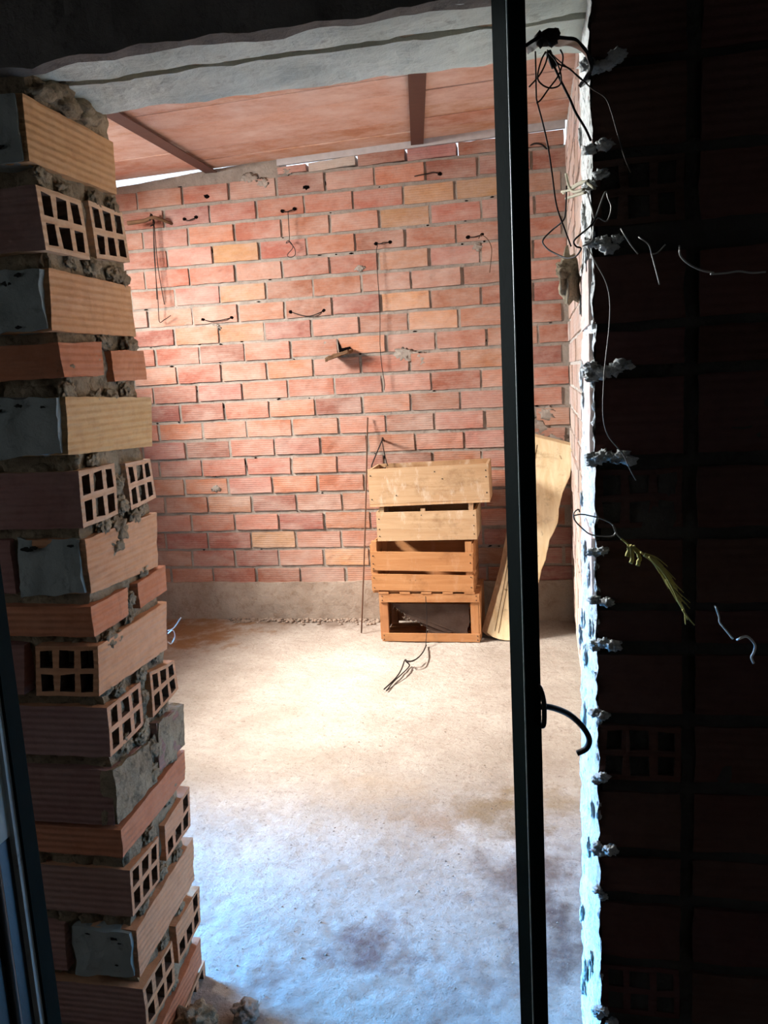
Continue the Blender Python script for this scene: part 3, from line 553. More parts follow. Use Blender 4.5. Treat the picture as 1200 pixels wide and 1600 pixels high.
for k in range(6):
    za, zb_ = k * .31, (k + 1) * .31
    c = lambda y, z: V(xjr(y, z) + .004, y, z)
    rm.grid(c(1.495, za), c(1.216, za), c(1.216, zb_), c(1.495, zb_), .0055, (1, 1, 1), rmd, True)
    rm.grid(V(.14, 1.495, za), c(1.495, za), c(1.495, zb_), V(.14, 1.495, zb_), .01, (1, 1, 1), rmd, True)
for sx, sy, sz in SPURS:
    n_ = max(2, int((sx - .06) / .007))
    for k in range(n_):
        x_ = .068 + (sx + .012 - .068) * k / (n_ - 1)
        rm.lump((x_, 1.213 - (x_ - .067) * .52, sz + random.uniform(-.006, .006)), random.uniform(.006, .0105), amp=.75, freq=2.4, sub=3, sq=(1.1, 1, .75))
for _ in range(36):
    z = random.uniform(.02, 1.78); rm.lump((xjr(1.22, z) + .006, 1.224, z), random.uniform(.003, .006), amp=.8, freq=2.5, sub=2, sq=(.9, .8, 1.6))
for _ in range(26):
    z = random.uniform(.02, 1.78); y = random.uniform(1.26, 1.49); rm.lump((xjr(y, z), y, z), random.uniform(.006, .012), amp=.8, freq=2.5, sub=3, sq=(.3, 1, 1.8))
rm.build('jamb_mortar', M_MORTAR_WHITE, wfr)
hl = MB(); hl.lump((.046, 1.46, 1.445), .022, amp=.6, sub=3, sq=(.7, .9, 1.7)); hl.lump((.04, 1.45, 1.46), .016, amp=.6, sub=3)
hl.build('mortar_drip', M_MORTAR_BROWN, wfr)
jbk = MB()
for kind, z0, z1 in RCOURSE:
    if z1 > 1.02 and z1 < 1.6 and kind in 'ST' or (z0 > .9 and z1 < 1.03):
        jbk.hexa([(XR - .001, 1.475, z1), (XR - .001, 1.232, z1), (XR - .001, 1.232, z0), (XR - .001, 1.475, z0)], [(XR + .05, 1.475, z1), (XR + .05, 1.232, z1), (XR + .05, 1.232, z0), (XR + .05, 1.475, z0)], .015, (.62, .45, .38), rib)
jbk.build('jamb_brick_face', M_RIGHTBRICK, wfr)
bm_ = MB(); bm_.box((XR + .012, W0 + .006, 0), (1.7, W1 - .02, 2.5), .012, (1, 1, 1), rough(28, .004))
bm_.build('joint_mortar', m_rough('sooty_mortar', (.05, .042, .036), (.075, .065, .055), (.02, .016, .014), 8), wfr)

# ---- lintel of two cast beams and the wall over it
ln = MB(); ld = rough(12, .005)
ln.box((-.83, 1.327, 1.797), (.30, 1.462, 1.97), .012, (1, 1, 1), ld)
ln.box((-.86, 1.212, 1.795), (.30, 1.303, 1.97), .012, (1, 1, 1), ld)
lt = struct(ln.build('lintel', M_CONC))
lm = MB(); lm.box((-.85, 1.29, 1.806), (.3, 1.34, 1.95), .008, (1, 1, 1), rough(30, .006))
lm.lump((-.78, 1.40, 1.775), .03, amp=.6, sub=3, sq=(1, 1.3, .7)); lm.lump((-.775, 1.32, 1.775), .03, amp=.6, sub=3, sq=(1, 1.3, .7)); lm.lump((-.77, 1.26, 1.77), .02, amp=.6, sub=3, sq=(1, 1.3, .7))
lm.build('mortar_seam', M_MORTAR_BROWN, lt)
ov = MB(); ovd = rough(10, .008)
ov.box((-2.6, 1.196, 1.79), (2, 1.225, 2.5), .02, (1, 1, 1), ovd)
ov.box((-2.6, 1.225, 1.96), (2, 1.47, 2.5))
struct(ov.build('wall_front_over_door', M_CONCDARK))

# ---- ceiling of clay boards on steel beams (rises towards the back wall and to the right)
def zc_(x, y): return 2.389 + .024 * (x + 2.17) + .099 * (y - 4.2)
ce = MB()
xb = lambda x4, y: x4 - .146 * (y - 4.2)      # the beams run askew
beams = [-2.72, -1.655, -.58, .5]
y = 4.215
while y > 1.42:
    ya = max(1.40, y - .245)
    for i in range(3):
        a0, a1 = xb(beams[i], ya), xb(beams[i], y); b0, b1 = xb(beams[i + 1], ya), xb(beams[i + 1], y)
        e = random.uniform(-.003, .003)
        q = lambda x, yy: (x, yy, zc_(x, yy) + e)
        lo = [q(a0, ya), q(b0, ya), q(b1, y), q(a1, y)]
        hi = [(p[0], p[1], p[2] + .035) for p in lo]
        ce.hexa(lo, hi, .12, jit(random.choice(((.66, .40, .29), (.62, .33, .21), (.60, .32, .20))), .1, .04))
    y = ya - .003
struct(ce.build('ceiling', M_CEIL))
rf = MB(); rf.hexa([(-2.75, 1.0, 2.24), (.55, 1.0, 2.30), (.55, 4.13, 2.53), (-2.75, 4.13, 2.45)], [(-2.75, 1.0, 2.30), (.55, 1.0, 2.36), (.55, 4.13, 2.6), (-2.75, 4.13, 2.52)])
struct(rf.build('roof', M_CONCDARK))
for i, x4 in enumerate((-1.655, -.58)):
    b = MB(); w = .031; h0 = -.024
    f = lambda dx, yy, dz: (xb(x4, yy) + dx, yy, zc_(xb(x4, yy), yy) + dz)
    b.hexa([f(-w, 1.42, h0 + .006), f(w, 1.42, h0 + .006), f(w, 1.42, h0), f(-w, 1.42, h0)], [f(-w, 4.21, h0 + .006), f(w, 4.21, h0 + .006), f(w, 4.21, h0), f(-w, 4.21, h0)])
    b.hexa([f(-.004, 1.42, .0), f(.004, 1.42, .0), f(.004, 1.42, h0 + .005), f(-.004, 1.42, h0 + .005)], [f(-.004, 4.21, .0), f(.004, 4.21, .0), f(.004, 4.21, h0 + .005), f(-.004, 4.21, h0 + .005)])
    struct(b.build('ceiling_beam', M_BEAM))
bt = MB(); bt.hexa([(-1.30, 4.197, 2.415), (.127, 4.197, 2.446), (.127, 4.197, 2.408), (-1.30, 4.197, 2.376)], [(-1.30, 4.215, 2.415), (.127, 4.215, 2.446), (.127, 4.215, 2.408), (-1.30, 4.215, 2.376)])
struct(bt.build('trim_1', m_plain('pale_batten', (.50, .47, .46), .7)))

# ---- the dark room we look from
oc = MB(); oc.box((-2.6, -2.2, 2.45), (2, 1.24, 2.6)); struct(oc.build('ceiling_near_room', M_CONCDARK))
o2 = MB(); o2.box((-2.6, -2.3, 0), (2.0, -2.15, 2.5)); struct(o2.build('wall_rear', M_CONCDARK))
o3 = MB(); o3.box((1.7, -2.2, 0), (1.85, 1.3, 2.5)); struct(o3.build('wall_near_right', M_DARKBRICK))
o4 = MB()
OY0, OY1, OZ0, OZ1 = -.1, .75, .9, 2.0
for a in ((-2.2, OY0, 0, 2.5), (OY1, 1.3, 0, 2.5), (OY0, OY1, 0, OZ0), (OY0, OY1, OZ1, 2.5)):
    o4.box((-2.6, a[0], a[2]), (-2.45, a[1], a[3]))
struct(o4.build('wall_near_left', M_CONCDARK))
og = MB(); og.grid(V(-30, -30, -.08), V(30, -30, -.08), V(30, 30, -.08), V(-30, 30, -.08), 10, (1, 1, 1)); struct(og.build('ground', M_OUT))

# ================================================================= THINGS
# ---- the steel post in the doorway
pt = thing('door_post', 'dark green square steel post standing upright in the doorway', 'post', (-.033, 1.12, 0))
pm = MB(); s_ = .0295
Rz = Matrix.Rotation(math.radians(42), 3, 'Z')
pm.rbox((-.033, 1.12, 1.05), (s_, s_, 2.1), Rz)
pm.build('square_tube', M_POST, pt, bevel=.0012)
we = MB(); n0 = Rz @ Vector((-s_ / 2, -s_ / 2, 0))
we.tube([(-.033 + n0.x * random.uniform(.955, 1.0), 1.12 + n0.y * random.uniform(.955, 1.0), k * .012) for k in range(176)], .0011, 5, 1)  # pale line painting in the ridge highlight along with worn paint
we.build('edge_highlight_wear', M_EDGELIGHT_WEAR, pt)['label'] = 'pale line of painted highlight and wear along the edge'
sp = MB(); sp.strip(W['strap'], (0.2, 1, .1), .026, .0045); sp.build('curved_strap', M_STRAP, pt)['label'] = 'black flat strap bent in an arch'
hk = MB(); hk.tube(W['hookrod'], .0045, 8); hk.build('hooked_rod', M_REBAR, pt)['label'] = 'rusty hooked anchor rod'
hk = MB(); hk.tube(W['hookloop'], .0036, 8); hk.build('rod_loop', M_REBAR, pt)

# ---- the open steel door at the left edge
dr = thing('steel_door', 'dark steel door standing open at the left edge, cut by the frame', 'door', (-.612, .5, 0))
b = MB(); b.box((-.632, .775, .01), (-.605, .80, 1.72)); b.build('stile', M_POST, dr, bevel=.001)
b = MB(); b.box((-.625, .767, .01), (-.609, .7755, 1.72)); b.build('edge_strip', M_DOORGREY, dr)['label'] = 'bare grey edge strip'
b = MB(); b.box((-.628, .15, .80), (-.614, .768, 1.72)); b.build('upper_panel', M_DOORGREY, dr)['label'] = 'pale grey upper sheet'
b = MB(); b.box((-.628, .15, .01), (-.616, .768, .80)); b.tube([(-.614, .735, .02), (-.614, .735, .79)], .006, 8, 1); b.tube([(-.614, .655, .02), (-.614, .655, .79)], .012, 8, 1); b.build('lower_panel', M_DOORDARK, dr)['label'] = 'dark ridged lower sheet'

# ---- crates
def crate_slats(name, label, x0, x1, y0, y1, z0, rails, posts_h, low, tops, yaw=0, boards=None):
    pass
def part(mb, name, mat, par, bev=.0015): return mb.build(name, mat, par, bevel=bev)
WH = (1, 1, 1)
def sl(x0, x1, y0, y1, z0, z1, name, mat, par, tint=None, t=0):
    m = MB(); c = ((x0 + x1) / 2, (y0 + y1) / 2, (z0 + z1) / 2)
    m.rbox(c, (x1 - x0, y1 - y0, z1 - z0), Matrix.Rotation(t, 3, 'Y'), .5, tint or jit(WH, .1, .03)); return part(m, name, mat, par)

# bottom crate, lying on its side: open front between two rails
c1 = thing('wooden_crate', 'orange wooden crate with open front, lowest of the stack on the floor', 'crate', (-.56, 3.95, 0), 'wooden crates in the stack')
A0, A1, F0, F1 = -.808, -.326, 3.80, 4.10
sl(A0 - .002, A1 + .004, F0, F0 + .008, .205, .247, 'front_rail', M_CRATE, c1); sl(A0 + .004, A1, F0, F0 + .008, .006, .046, 'front_rail', M_CRATE, c1)
sl(A0, A0 + .035, F0 + .009, F0 + .035, .012, .245, 'corner_post', M_CRATEUP, c1); sl(A1 - .04, A1 - .002, F0 + .009, F0 + .035, .012, .245, 'corner_post', M_CRATEUP, c1)
sl(A0, A0 + .035, F1 - .035, F1 - .009, .012, .245, 'corner_post', M_CRATEUP, c1); sl(A1 - .04, A1 - .002, F1 - .035, F1 - .009, .012, .245, 'corner_post', M_CRATEUP, c1)
for z0 in (.02, .095, .17): sl(A0, A1, F1 - .008, F1, z0, z0 + .06, 'back_slat', M_CRATE, c1)
for x in (A0 - .006, A1 - .001):
    m = MB(); m.box((x, F0 + .01, .012), (x + .007, F1, .129)); part(m, 'side_board', M_CRATE, c1)
    m = MB(); m.box((x, F0 + .01, .130), (x + .007, F1, .245)); part(m, 'side_board', M_CRATE, c1)
for k in range(4):
    m = MB(); y = F0 + .012 + k * .074; m.box((A0, y, 0.001), (A1, y + .06, .008)); part(m, 'bottom_slat', M_CRATE, c1)
    m = MB(); m.box((A0, y, .238), (A1, y + .06, .246)); part(m, 'top_slat', M_CRATE, c1)
# torn lining sheet inside it
sh = MB(); pts = [Vector(p) for p in CRATES['sheet']]
pts = [Vector((min(max(p.x, A0 + .04), A1 - .05), 3.845 + .01 * math.sin(p.x * 40) + random.uniform(-.004, .004), max(.014, min(p.z, .2)))) for p in pts]
edge = []
for a, b2 in zip(pts[:-1], pts[1:]):
    for k in range(4):
        t = k / 4; p = a.lerp(b2, t); edge.append(p + Vector((random.uniform(-.005, .005), 0, random.uniform(-.005, .005))))
edge.append(pts[-1])
sh.prism(edge, (0, .003, 0))
o = sh.build('torn_sheet', M_SHEET)
tag(o, 'torn stained brown sheet hanging inside the lowest crate', 'sheet')
fz = MB()
for _ in range(40):
    i = random.randrange(2, len(edge) - 8); p = edge[i]
    fz.tube([p, p + Vector((random.uniform(-.012, .012), random.uniform(-.006, .004), random.uniform(-.014, .006)))], .0013, 4, 1)
fz.build('frayed_fringe', m_plain('pale_fray', (.42, .34, .26), .95, .1), o)['kind'] = 'stuff'

# second crate: slatted front
c2 = thing('wooden_crate', 'orange slatted crate with dark gap, second from bottom of the stack', 'crate', (-.59, 3.95, .25), 'wooden crates in the stack')
B0, B1 = -.842, -.345
sl(B0, B1, F0 - .004, F0 + .004, .362, .455, 'front_slat', M_CRATE, c2, t=.022); sl(B0 + .002, B1, F0 - .004, F0 + .004, .262, .343, 'front_slat', M_CRATE, c2, t=.022)
sl(B0 + .004, B0 + .03, F0 + .005, F0 + .035, .258, .508, 'corner_post', M_CRATEUP, c2); sl(B1 - .036, B1 - .004, F0 + .005, F0 + .035, .255, .502, 'corner_post', M_CRATEUP, c2)
sl(B0 + .004, B0 + .03, F1 - .035, F1 - .005, .258, .508, 'corner_post', M_CRATEUP, c2); sl(B1 - .036, B1 - .004, F1 - .035, F1 - .005, .255, .502, 'corner_post', M_CRATEUP, c2)
for z0 in (.262, .362): sl(B0, B1, F1 - .004, F1 + .004, z0, z0 + .09, 'back_slat', M_CRATE, c2)
for x in (B0 - .003, B1 - .004):
    for z0 in (.26, .345, .42):
        m = MB(); m.box((x, F0 + .006, z0), (x + .007, F1 - .004, z0 + .072)); part(m, 'side_slat', M_CRATE, c2)
for k in range(4):
    m = MB(); y = F0 + .012 + k * .074; m.box((B0, y, .250), (B1, y + .06, .258)); part(m, 'bottom_slat', M_CRATE, c2)
for k in range(5):
    m = MB(); x = B0 + .03 + k * .105; m.box((x, F0 - .003, .2475), (x + .05, F0 + .012, .258)); part(m, 'foot_block', M_CRATE, c2)

# third: deep box with solid front and corner posts standing up
c3 = thing('wooden_box', 'tan wooden box with solid front, third from bottom of the stack', 'crate', (-.56, 3.95, .51), 'wooden crates in the stack')
E0, E1, Z0, Z1 = -.803, -.322, .512, .652
sl(E0, E1, F0, F0 + .012, Z0, Z1, 'front_board', M_BOXWOOD, c3, WH, -.004)
sl(E0, E1, F1 - .012, F1, Z0, Z1 - .004, 'back_board', M_BOXWOOD, c3, WH)
for x in (E0, E1 - .012):
    m = MB(); m.box((x, F0 + .0125, Z0), (x + .012, F1 - .0125, Z1 + .002), .5, jit(WH)); part(m, 'side_board', M_BOXWOOD, c3)
m = MB(); m.box((E0 + .013, F0 + .013, Z0), (E1 - .013, F1 - .013, Z0 + .01)); part(m, 'bottom_board', M_BOXWOOD, c3)
for x, h in ((E0 + .014, .673), (E0 + .215, .665), (E1 - .036, .686)):
    for yy in (F0 + .013, F1 - .036):
        m = MB(); m.box((x, yy, Z0 + .011), (x + .022, yy + .022, h), .5, jit(WH)); part(m, 'corner_post' if x != E0 + .215 else 'middle_post', M_BOXWOOD, c3)
def nails(par, pts, y):
    for x, z in pts:
        m = MB(); m.lump((x, y, z), .0032, sub=1, amp=.2, sq=(1, .5, 1)); m.build('nail_head', M_REBAR, par)
nails(c3, [(E0 + .012, .535), (E0 + .012, .57), (E0 + .012, .62), (E1 - .012, .54), (E1 - .012, .58), (E1 - .012, .63), (E0 + .22, .635)], F0 - .001)
nails(c1, [(A0 + .012, .235), (A0 + .012, .215), (A1 - .01, .235), (A1 - .01, .215), (A0 + .012, .036), (A0 + .012, .016), (A1 - .01, .036), (A1 - .01, .016)], F0 - .001)
nails(c2, [(B0 + .012, .44), (B0 + .012, .40), (B0 + .012, .375), (B1 - .012, .44), (B1 - .012, .40), (B1 - .012, .33), (B1 - .012, .28), (B0 + .012, .33), (B0 + .012, .28)], F0 - .006)

# topmost: long box set askew
c4 = thing('wooden_box', 'long tan wooden box tilted askew on top of the crate stack', 'crate', (-.546, 3.93, .69), 'wooden crates in the stack')
TY = -.018; RT = Matrix.Rotation(TY, 3, 'Y') @ Matrix.Rotation(.01, 3, 'Z'); CO = Vector((-.546, 3.93, .776))
def tb(lo, hi, name, mat=M_BOXWOOD, tint=WH):
    c = [(a + b) / 2 for a, b in zip(lo, hi)]
    m = MB(); m.rbox(CO + RT @ Vector(c), [b - a for a, b in zip(lo, hi)], RT, .5, tint); return part(m, name, mat, c4)
hx, hy, hz = .287, .13, .091
tb((-hx, -hy, -hz + .013), (hx, -hy + .012, hz), 'front_board'); tb((-hx, hy - .012, -hz + .013), (hx, hy, hz - .003), 'back_board', tint=(.85, .8, .75))
tb((-hx, -hy, -hz), (hx, hy, -hz + .012), 'bottom_board', tint=(1.05, 1, .95))
tb((-hx, -hy + .0125, -hz + .013), (-hx + .012, hy - .0125, hz - .004), 'side_board'); tb((hx - .012, -hy + .0125, -hz + .013), (hx, hy - .0125, hz - .004), 'side_board')
for x, z in ((-hx + .012, .06), (-hx + .012, -.055), (hx - .012, .06), (hx - .012, .03), (hx - .012, -.045), (.07, .03), (.035, .065), (-.155, -.04)):
    p = CO + RT @ Vector((x, -hy - .001, z)); m = MB(); m.lump(p, .0035, sub=1, amp=.2, sq=(1, .5, 1)); m.build('nail_head', M_REBAR, c4)

# ---- timber slab leaning in the right corner
S = [Vector(p) for p in SLAB]
sb = thing('timber_slab', 'thick pale sawn timber slab with wavy edge leaning in the right corner', 'timber', (-.2, 3.86, 0))
nrm = Vector((0, .085, .008))
fr = MB()
edge = []
for i in range(len(S)):
    a, b2 = S[i], S[(i + 1) % len(S)]
    n = max(1, int((b2 - a).length / .03))
    for k in range(n):
        p = a.lerp(b2, k / n); p = p + Vector((.003 * noise.noise(p * 40), 0, 0)); p.z = max(p.z, .004); edge.append(p)
fr.prism(edge, nrm)
fr.build('sawn_face', M_SLAB, sb, bevel=.004)
bkm = MB(); Lp = [S[14], S[15], S[16], S[17], S[0]]
off = Vector((-.028, .02, 0))
for a, b2 in zip(Lp[:-1], Lp[1:]):
    bkm.hexa([b2 + off * .9, b2 + Vector((.004, .004, 0)), a + Vector((.004, .004, 0)), a + off], [b2 + off * .8 + nrm * .9, b2 + nrm * .95, a + nrm * .95, a + off * .8 + nrm * .9], .02, WH, rough(14, .003))
o = bkm.build('bark_edge', M_BARK, sb); o['label'] = 'dark brown bark side'
for v in o.data.vertices:
    if v.co.z < .004: v.co.z = .004
gr = MB()
def onface(x, z): return Vector((x, 3.83 + .2143 * z - .0015, z))
for (xa, za, xb_, zb_) in ((-.255, .05, -.185, .37), (-.238, .04, -.172, .36), (-.035, .93, -.075, .74)):
    gr.tube([onface(xa, za), onface((xa + xb_) / 2 + .002, (za + zb_) / 2), onface(xb_, zb_)], .0014, 5, 4, jit=.0006)
gr.build('check_cracks', m_plain('crack_brown', (.16, .09, .04), .95, .05), sb)

# ---- rod against the wall
m = MB(); m.tube([(-.899, 4.178, 1.09), (-.92, 4.07, .55), (-.942, 3.93, .004)], .0042, 6, 6)
tag(m.build('thin_rod', M_WIRERUST, loc=(-.942, 3.93, 0)), 'thin rusty rod leaning on the brick wall left of the crates', 'rod')

# ---- wire ties through the back wall
def tie(label, pts, holes, drop=None, group='wire ties through the back wall', r=.0026, mat=M_WIREDARK, dmat=M_WIREDARK):
    t = thing('wire_tie', label, 'wire', (pts[0][0], D, pts[0][2]), group)
    if len(pts) > 1:
        P2 = [Vector(p) for p in pts]; P2[0].y = D + .004; P2[-1].y = D + .004
        m = MB(); m.tube(P2, r, 6, 4); m.build('wire', mat, t)
    for h in holes:
        m = MB(); m.lump((h[0], D - .001, h[2]), .0095, sub=2, amp=.4, sq=(1.1, .35, .9)); m.build('socket', M_BLACK, t)['label'] = 'black hole in the brick'
    if drop:
        m = MB(); m.tube(drop, r * .75, 5, 4); m.build('hanging_end', dmat, t)
    return t
tie('short dark wire tie sagging between two holes near the upper left of the back wall', W['tieA'], (W['tieA'][0], W['tieA'][-1]))
tie('dark wire tie with a twisted loop dangling below it on the back wall', W['tieB'], (W['tieB'][0], W['tieB'][-1]), W['tieBdrop'])
tie('curved wire tie between two white-rimmed holes, left one at mid height', W['tieC'], (W['tieC'][0], W['tieC'][-1]))
tie('shallow sagging wire tie on a pinkish brick right of the other white-rimmed one', W['tieD'], (W['tieD'][0], W['tieD'][-1]))
tie('wire tie with a very long thin wire hanging down the middle of the wall', W['tieE'], (W['tieE'][0], W['tieE'][-1]), W['tieEdrop'])
tie('wire tie beside the post with a short curled end hanging to its right', W['tieF'], (W['tieF'][0], W['tieF'][-1]), W['tieFdrop'], dmat=M_WIRERUST)
tg = tie('wire tie under the ceiling whose left hole lets daylight through', W['tieG'], (W['tieG'][-1],))
tie('thick black wire end sticking from the wall just right of the post', W['tieH'], (), r=.004)
for n, l in (('holeI', 'empty black tie hole high on the back wall, left one'), ('holeJ', 'empty black tie hole high on the back wall, right one')):
    p = W[n][0]; m = MB(); m.lump((p[0], D - .001, p[2]), .014, sub=2, amp=.5, sq=(1.2, .35, .8))
    tag(m.build('tie_hole', M_BLACK, loc=(p[0], D, p[2])), l, 'hole', 'empty tie holes')

# ---- stick with hanging wires at the left
m = MB(); m.tube(W['stick'][:3] + [(-1.896, 4.203, 2.146)], .011, 8, 4, r1=.008); tag(m.build('wooden_peg', M_CLAY, loc=W['stick'][2]), 'short brown stick lying against the back wall at upper left', 'stick')
t = thing('hanging_wires', 'bundle of dark wires hanging from the stick at upper left of back wall', 'wire', W['hang1'][0])
for n in ('hang1', 'hang2', 'hang3'):
    m = MB(); m.tube([(-1.975, 4.12, 2.19)] + W[n], .0022, 5, 4); m.build('wire', M_WIREDARK, t)
m = MB(); m.tube([(-1.975, 4.113, 2.155), (-1.985, 4.15, 2.19), (-1.975, 4.16, 2.15), (-1.98, 4.125, 2.13)], .004, 6, 4); m.build('wrapping', M_WIREDARK, t)

# ---- clay wedge in the middle of the wall
t = thing('clay_wedge', 'brown broken clay piece jutting from a cavity mid back wall', 'clay piece', (-1.0, 4.15, 1.41))
m = MB(); m.hexa([(-1.085, 4.09, 1.405), (-.965, 4.10, 1.437), (-.963, 4.10, 1.425), (-1.085, 4.09, 1.385)], [(-1.06, 4.203, 1.425), (-.96, 4.203, 1.445), (-.96, 4.203, 1.43), (-1.06, 4.203, 1.41)], .008, WH, rough(30, .006)); m.build('ledge', M_CLAY, t)
m = MB(); m.prism([(-1.035, D - .004, 1.432), (-.965, D - .004, 1.44), (-.975, D - .004, 1.458), (-1.02, D - .004, 1.452), (-1.04, D - .004, 1.50)], (0, .006, 0)); m.build('cavity', M_BLACK, t)['label'] = 'black cavity over it'

# ---- nail and wire loop over the top box
m = MB(); m.tube([(-.81, 4.10, .985), (-.818, 4.15, .975), (-.825, 4.203, .965)], .006, 6, 3); tag(m.build('iron_peg', M_WIRERUST, loc=(-.82, 4.19, .965)), 'rusty iron peg in the wall above the top box', 'peg')
t = thing('wire_loop', 'dark wire loop hung from the peg onto the top box corner', 'wire', W['crateloop'][0])
for n, k in (('crateloop', .0032), ('crateloop2', .0026)):
    m = MB(); p = [(-.812, 4.10, .989)] + W[n]; m.tube(p, k, 6, 4); m.build('wire', M_WIREDARK, t)

# ---- twisted twig-like wire on the floor
t = thing('twisted_wire', 'dark twisted wire lying on the floor before the crates', 'wire', (W['twig1'][4][0], W['twig1'][4][1], 0))
for n, k in (('twig1', .0032), ('twig2', .0028), ('twig3', .0018)):
    m = MB(); m.tube(W[n], k, 6, 4); m.build('strand', M_WIREDARK, t)

# ---- wires tied to the strap of the post
t = thing('wire_tangle', 'tangle of thin dark wires looped round the curved strap of the post', 'wire', W['sw1'][0])
for n in ('sw1', 'sw2', 'sw3', 'sw4', 'sw6', 'sw7'):
    m = MB(); m.tube(W[n], .0011 if n != 'sw4' else .0017, 5, 5); m.build('strand', M_WIREDARK, t)
m = MB()
for x, z, r in ((-.001, .0, .008), (.008, .002, .010), (.013, -.002, .009), (.018, .004, .007)):
    p = Vector(W['strap'][2]); m.lump((p.x + x, p.y - .005, p.z + z), r, amp=.5, sub=2)
m.build('knot', M_WIREDARK, t)
m = MB(); m.tube([W['sw4'][0], W['sw4'][1]], .0042, 6, 1); m.build('twisted_bundle', M_WIREDARK, t)
def wirething(names, label, name='loose_wire', mat=M_WIRE, r=.0010, cat='wire', group=None, partname='strand'):
    if len(names) == 1:
        m = MB(); m.tube(W[names[0]], r, 5, 5); return tag(m.build(name, mat, loc=W[names[0]][0]), label, cat, group)
    t = thing(name, label, cat, W[names[0]][0], group)
    for n in names:
        m = MB(); m.tube(W[n], r, 5, 5); m.build(partname, mat, t)
    return t
G = 'loose wires on the dark right wall'
wirething(['sw5'], 'thin wire running from the curved strap down over the dark right wall', group=G)
wirething(['rw1'], 'long thin wire hanging down the dark right wall along the jamb', mat=M_WIREBRIGHT, r=.0008, group=G)
wirething(['rw2'], 'curly wire knot at the jamb edge beside the topmost hollow brick', mat=M_WIREBRIGHT, group=G)
wirething(['rw3'], 'dark bent wire looping out of the jamb toward the post', mat=M_WIREDARK, r=.0013, group=G)
wirething(['rw4'], 'short straight wire end below the topmost hollow brick', mat=M_WIREBRIGHT, group=G)
wirething(['rw5', 'rw7'], 'forked wire dangling below and right of the topmost hollow brick', mat=M_WIREBRIGHT, group=G)
wirething(['rw6', 'rw6b'], 'twisted pale wire sagging to the right edge of the dark wall', mat=M_WIREBRIGHT, r=.0013, group=G)
wirething(['ringloop', 'ringtail'], 'wire ring wrapped round the pale jamb edge with a kinked tail', 'wire_ring', M_WIREBRIGHT, .0011)
t = thing('frayed_rope', 'frayed yellow fibre rope hanging from the wire ring on the dark wall', 'rope', W['rope0'][0])
m = MB(); m.tube(W['rope0'], .0016, 6, 4); m.tube(W['rope0'][-1:] + W['rope1'][:1], .0016, 6, 1)
for n in ('ropeb1', 'ropeb2', 'ropeb3'): m.tube(W[n], .0028, 6, 4, jit=.0008)
m.build('knot', M_ROPE, t)
m = MB()
for n, r in (('rope1', .0030), ('rope2', .0014), ('rope3', .0016), ('rope4', .0014), ('rope5', .0016)):
    m.tube(W[n], r, 6, 5, r1=.0008)
for k in range(34):
    b = [Vector(p) for p in W['rope1']]; i = random.randrange(0, 4); d = Vector((random.uniform(-.004, .012), random.uniform(-.006, .004), random.uniform(-.004, .012)))
    m.tube([b[i] + d * .2, b[i + 1] + d * .6, b[i + 2] + d], .0006, 4, 3)
m.build('frayed_strands', M_ROPE, t)
wirething(['str1'], 'white string scrap, left upper of two on the dark right wall', 'string_scrap', M_STRING, .0013, 'string', 'string scraps on the dark wall')
wirething(['str2'], 'curled white string scrap, right lower of two on the dark right wall', 'string_scrap', M_STRING, .0017, 'string', 'string scraps on the dark wall')
t = wirething(['straw1', 'straw2', 'straw3', 'straw4'], 'tuft of dry straw caught on the jamb opposite the topmost hollow brick', 'straw_tuft', M_STRAW, .0022, 'straw', None, 'straw_stalk')
wirething(['plast1', 'plast2'], 'shiny plastic strand curling off the left brick jamb', 'plastic_strand', M_PLASTIC, .0011, 'strand')
wirething(['fib1', 'fib2', 'fib3'], 'small bundle of root-like fibres under the lintel at the left', 'fibre_bundle', M_CLAY, .0014, 'fibres', None, 'fibre')

# ---- rubble at the foot of the left jamb
G2 = 'rubble at the foot of the left jamb'
for (x, y, z, r, l) in ((-.632, 1.405, .02, .026, 'grey lump of mortar rubble lying at the jamb foot, the larger one'), (-.722, 1.36, .03, .038, 'brown earthy lump against the foot of the left jamb')):
    m = MB(); m.lump((x, y, r * .6), r, amp=.55, freq=2, sub=4, sq=(1, 1, .75)); o = m.build('mortar_rubble', M_MORTAR if x > -.7 else M_MORTAR_BROWN, loc=(x, y, 0)); tag(o, l, 'rubble', G2)
# ---- dirt along the plinth and crumbs on the floor (nobody could count them)
m = MB()
for _ in range(260):
    x = random.uniform(-1.75, -.85); m.lump((x, D - .03 - abs(random.gauss(0, .035)), .003), random.uniform(.003, .012), sub=1, amp=.6, sq=(1.2, 1, .7))
for _ in range(300):
    m.lump((random.uniform(-.75, .05), random.uniform(1.35, 2.9), .001), random.choice((.0010, .0012, .0015, .0018, .0024)), sub=1, amp=.8, sq=(1.5, 1, .6))
o = m.build('dirt_crumbs', m_plain('dark_crumbs', (.30, .23, .18), .95, .1)); o['kind'] = 'stuff'; tag(o, 'dark dirt crumbs scattered on the floor and along the plinth', 'dirt')

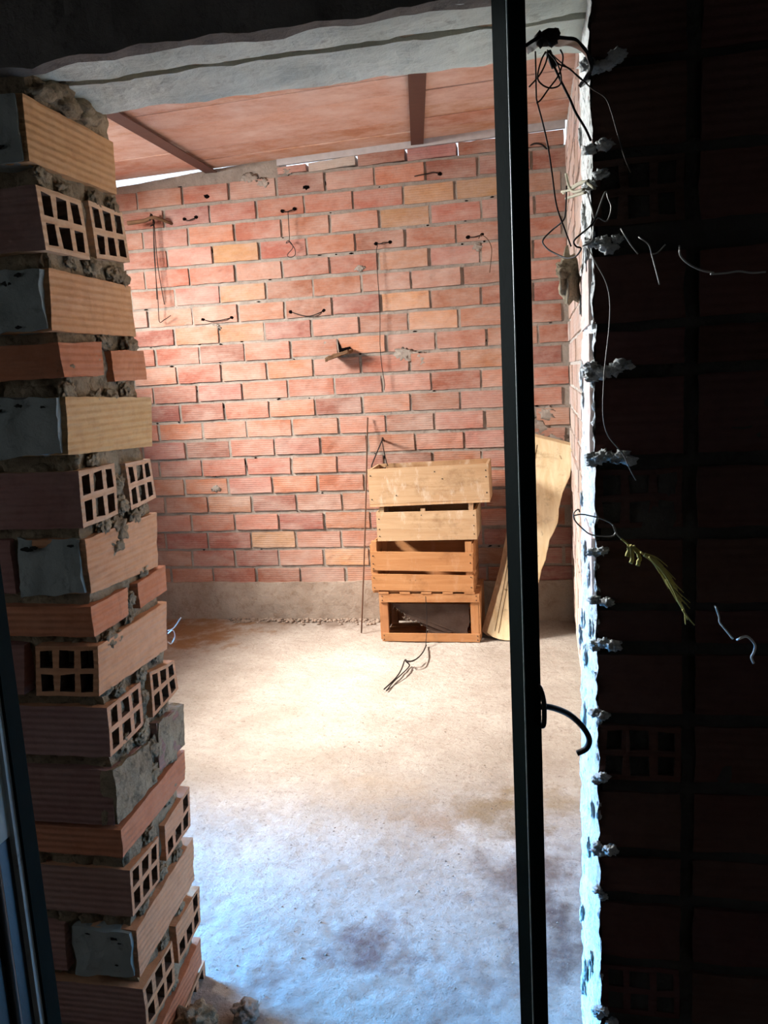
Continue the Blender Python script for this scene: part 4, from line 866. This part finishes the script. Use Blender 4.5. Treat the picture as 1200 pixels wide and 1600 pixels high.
# ================================================================= LIGHT
def area(name, loc, target, sx, sy, power, col, spread=180):
    l = bpy.data.lights.new(name, 'AREA'); l.shape = 'RECTANGLE'; l.size = sx; l.size_y = sy; l.energy = power; l.color = col; l.spread = math.radians(spread)
    o = bpy.data.objects.new(name, l); COL.objects.link(o); o.location = loc
    d = (Vector(target) - Vector(loc)).normalized(); o.rotation_euler = d.to_track_quat('-Z', 'Y').to_euler(); return o
area('daylight_window', (-2.80, 3.0, 2.34), (-1.05, 3.05, .0), 1.0, .35, 86, (1, .94, .86), 64)
area('skylight_window', (-2.72, 2.72, 2.1), (-1.0, 3.9, .85), .6, .45, 66, (1, .96, .92), 105)
area('jamb_fill_light', (-2.72, 3.2, 2.0), (.07, 1.6, 1.3), 1.0, .4, 20, (.93, .98, 1), 46)  # extra unseen lamp added to brighten the right jamb
area('daylight_side_door', (-2.58, 2.1, .45), (-.4, 1.3, .0), .5, .8, 66, (.08, .42, 1), 55)
area('daylight_near_opening', (-2.7, .32, 1.45), (-.5, .8, 1.2), .8, 1.0, 2.0, (.84, .92, 1))
w = bpy.data.worlds.new('sky'); SC.world = w; w.use_nodes = True
bg = w.node_tree.nodes['Background']; bg.inputs[0].default_value = (.78, .88, 1, 1); bg.inputs[1].default_value = 1.6

# ================================================================= CAMERA
yaw, pit, rol = (math.radians(a) for a in (11.36, 9.46, -3.09))
cy, sy, cp, spn, cr, sr = math.cos(yaw), math.sin(yaw), math.cos(pit), math.sin(pit), math.cos(rol), math.sin(rol)
F = Vector((-sy * cp, cy * cp, -spn)); rt = Vector((cy, sy, 0)); up = rt.cross(F)
r2 = cr * rt + sr * up; u2 = -sr * rt + cr * up
cam = bpy.data.cameras.new('camera'); cam.sensor_fit = 'VERTICAL'; cam.sensor_height = 36; cam.lens = 1276 / 1600 * 36; cam.clip_start = .02
co = bpy.data.objects.new('camera', cam); COL.objects.link(co)
co.matrix_world = Matrix((( r2.x, u2.x, -F.x, 0), (r2.y, u2.y, -F.y, 0), (r2.z, u2.z, -F.z, 1.3), (0, 0, 0, 1)))
SC.camera = co
vs = SC.view_settings; vs.view_transform = 'Standard'; vs.look = 'None'; vs.exposure = 0; vs.gamma = 1; vs.use_curve_mapping = False
SC.cycles.use_denoising = True
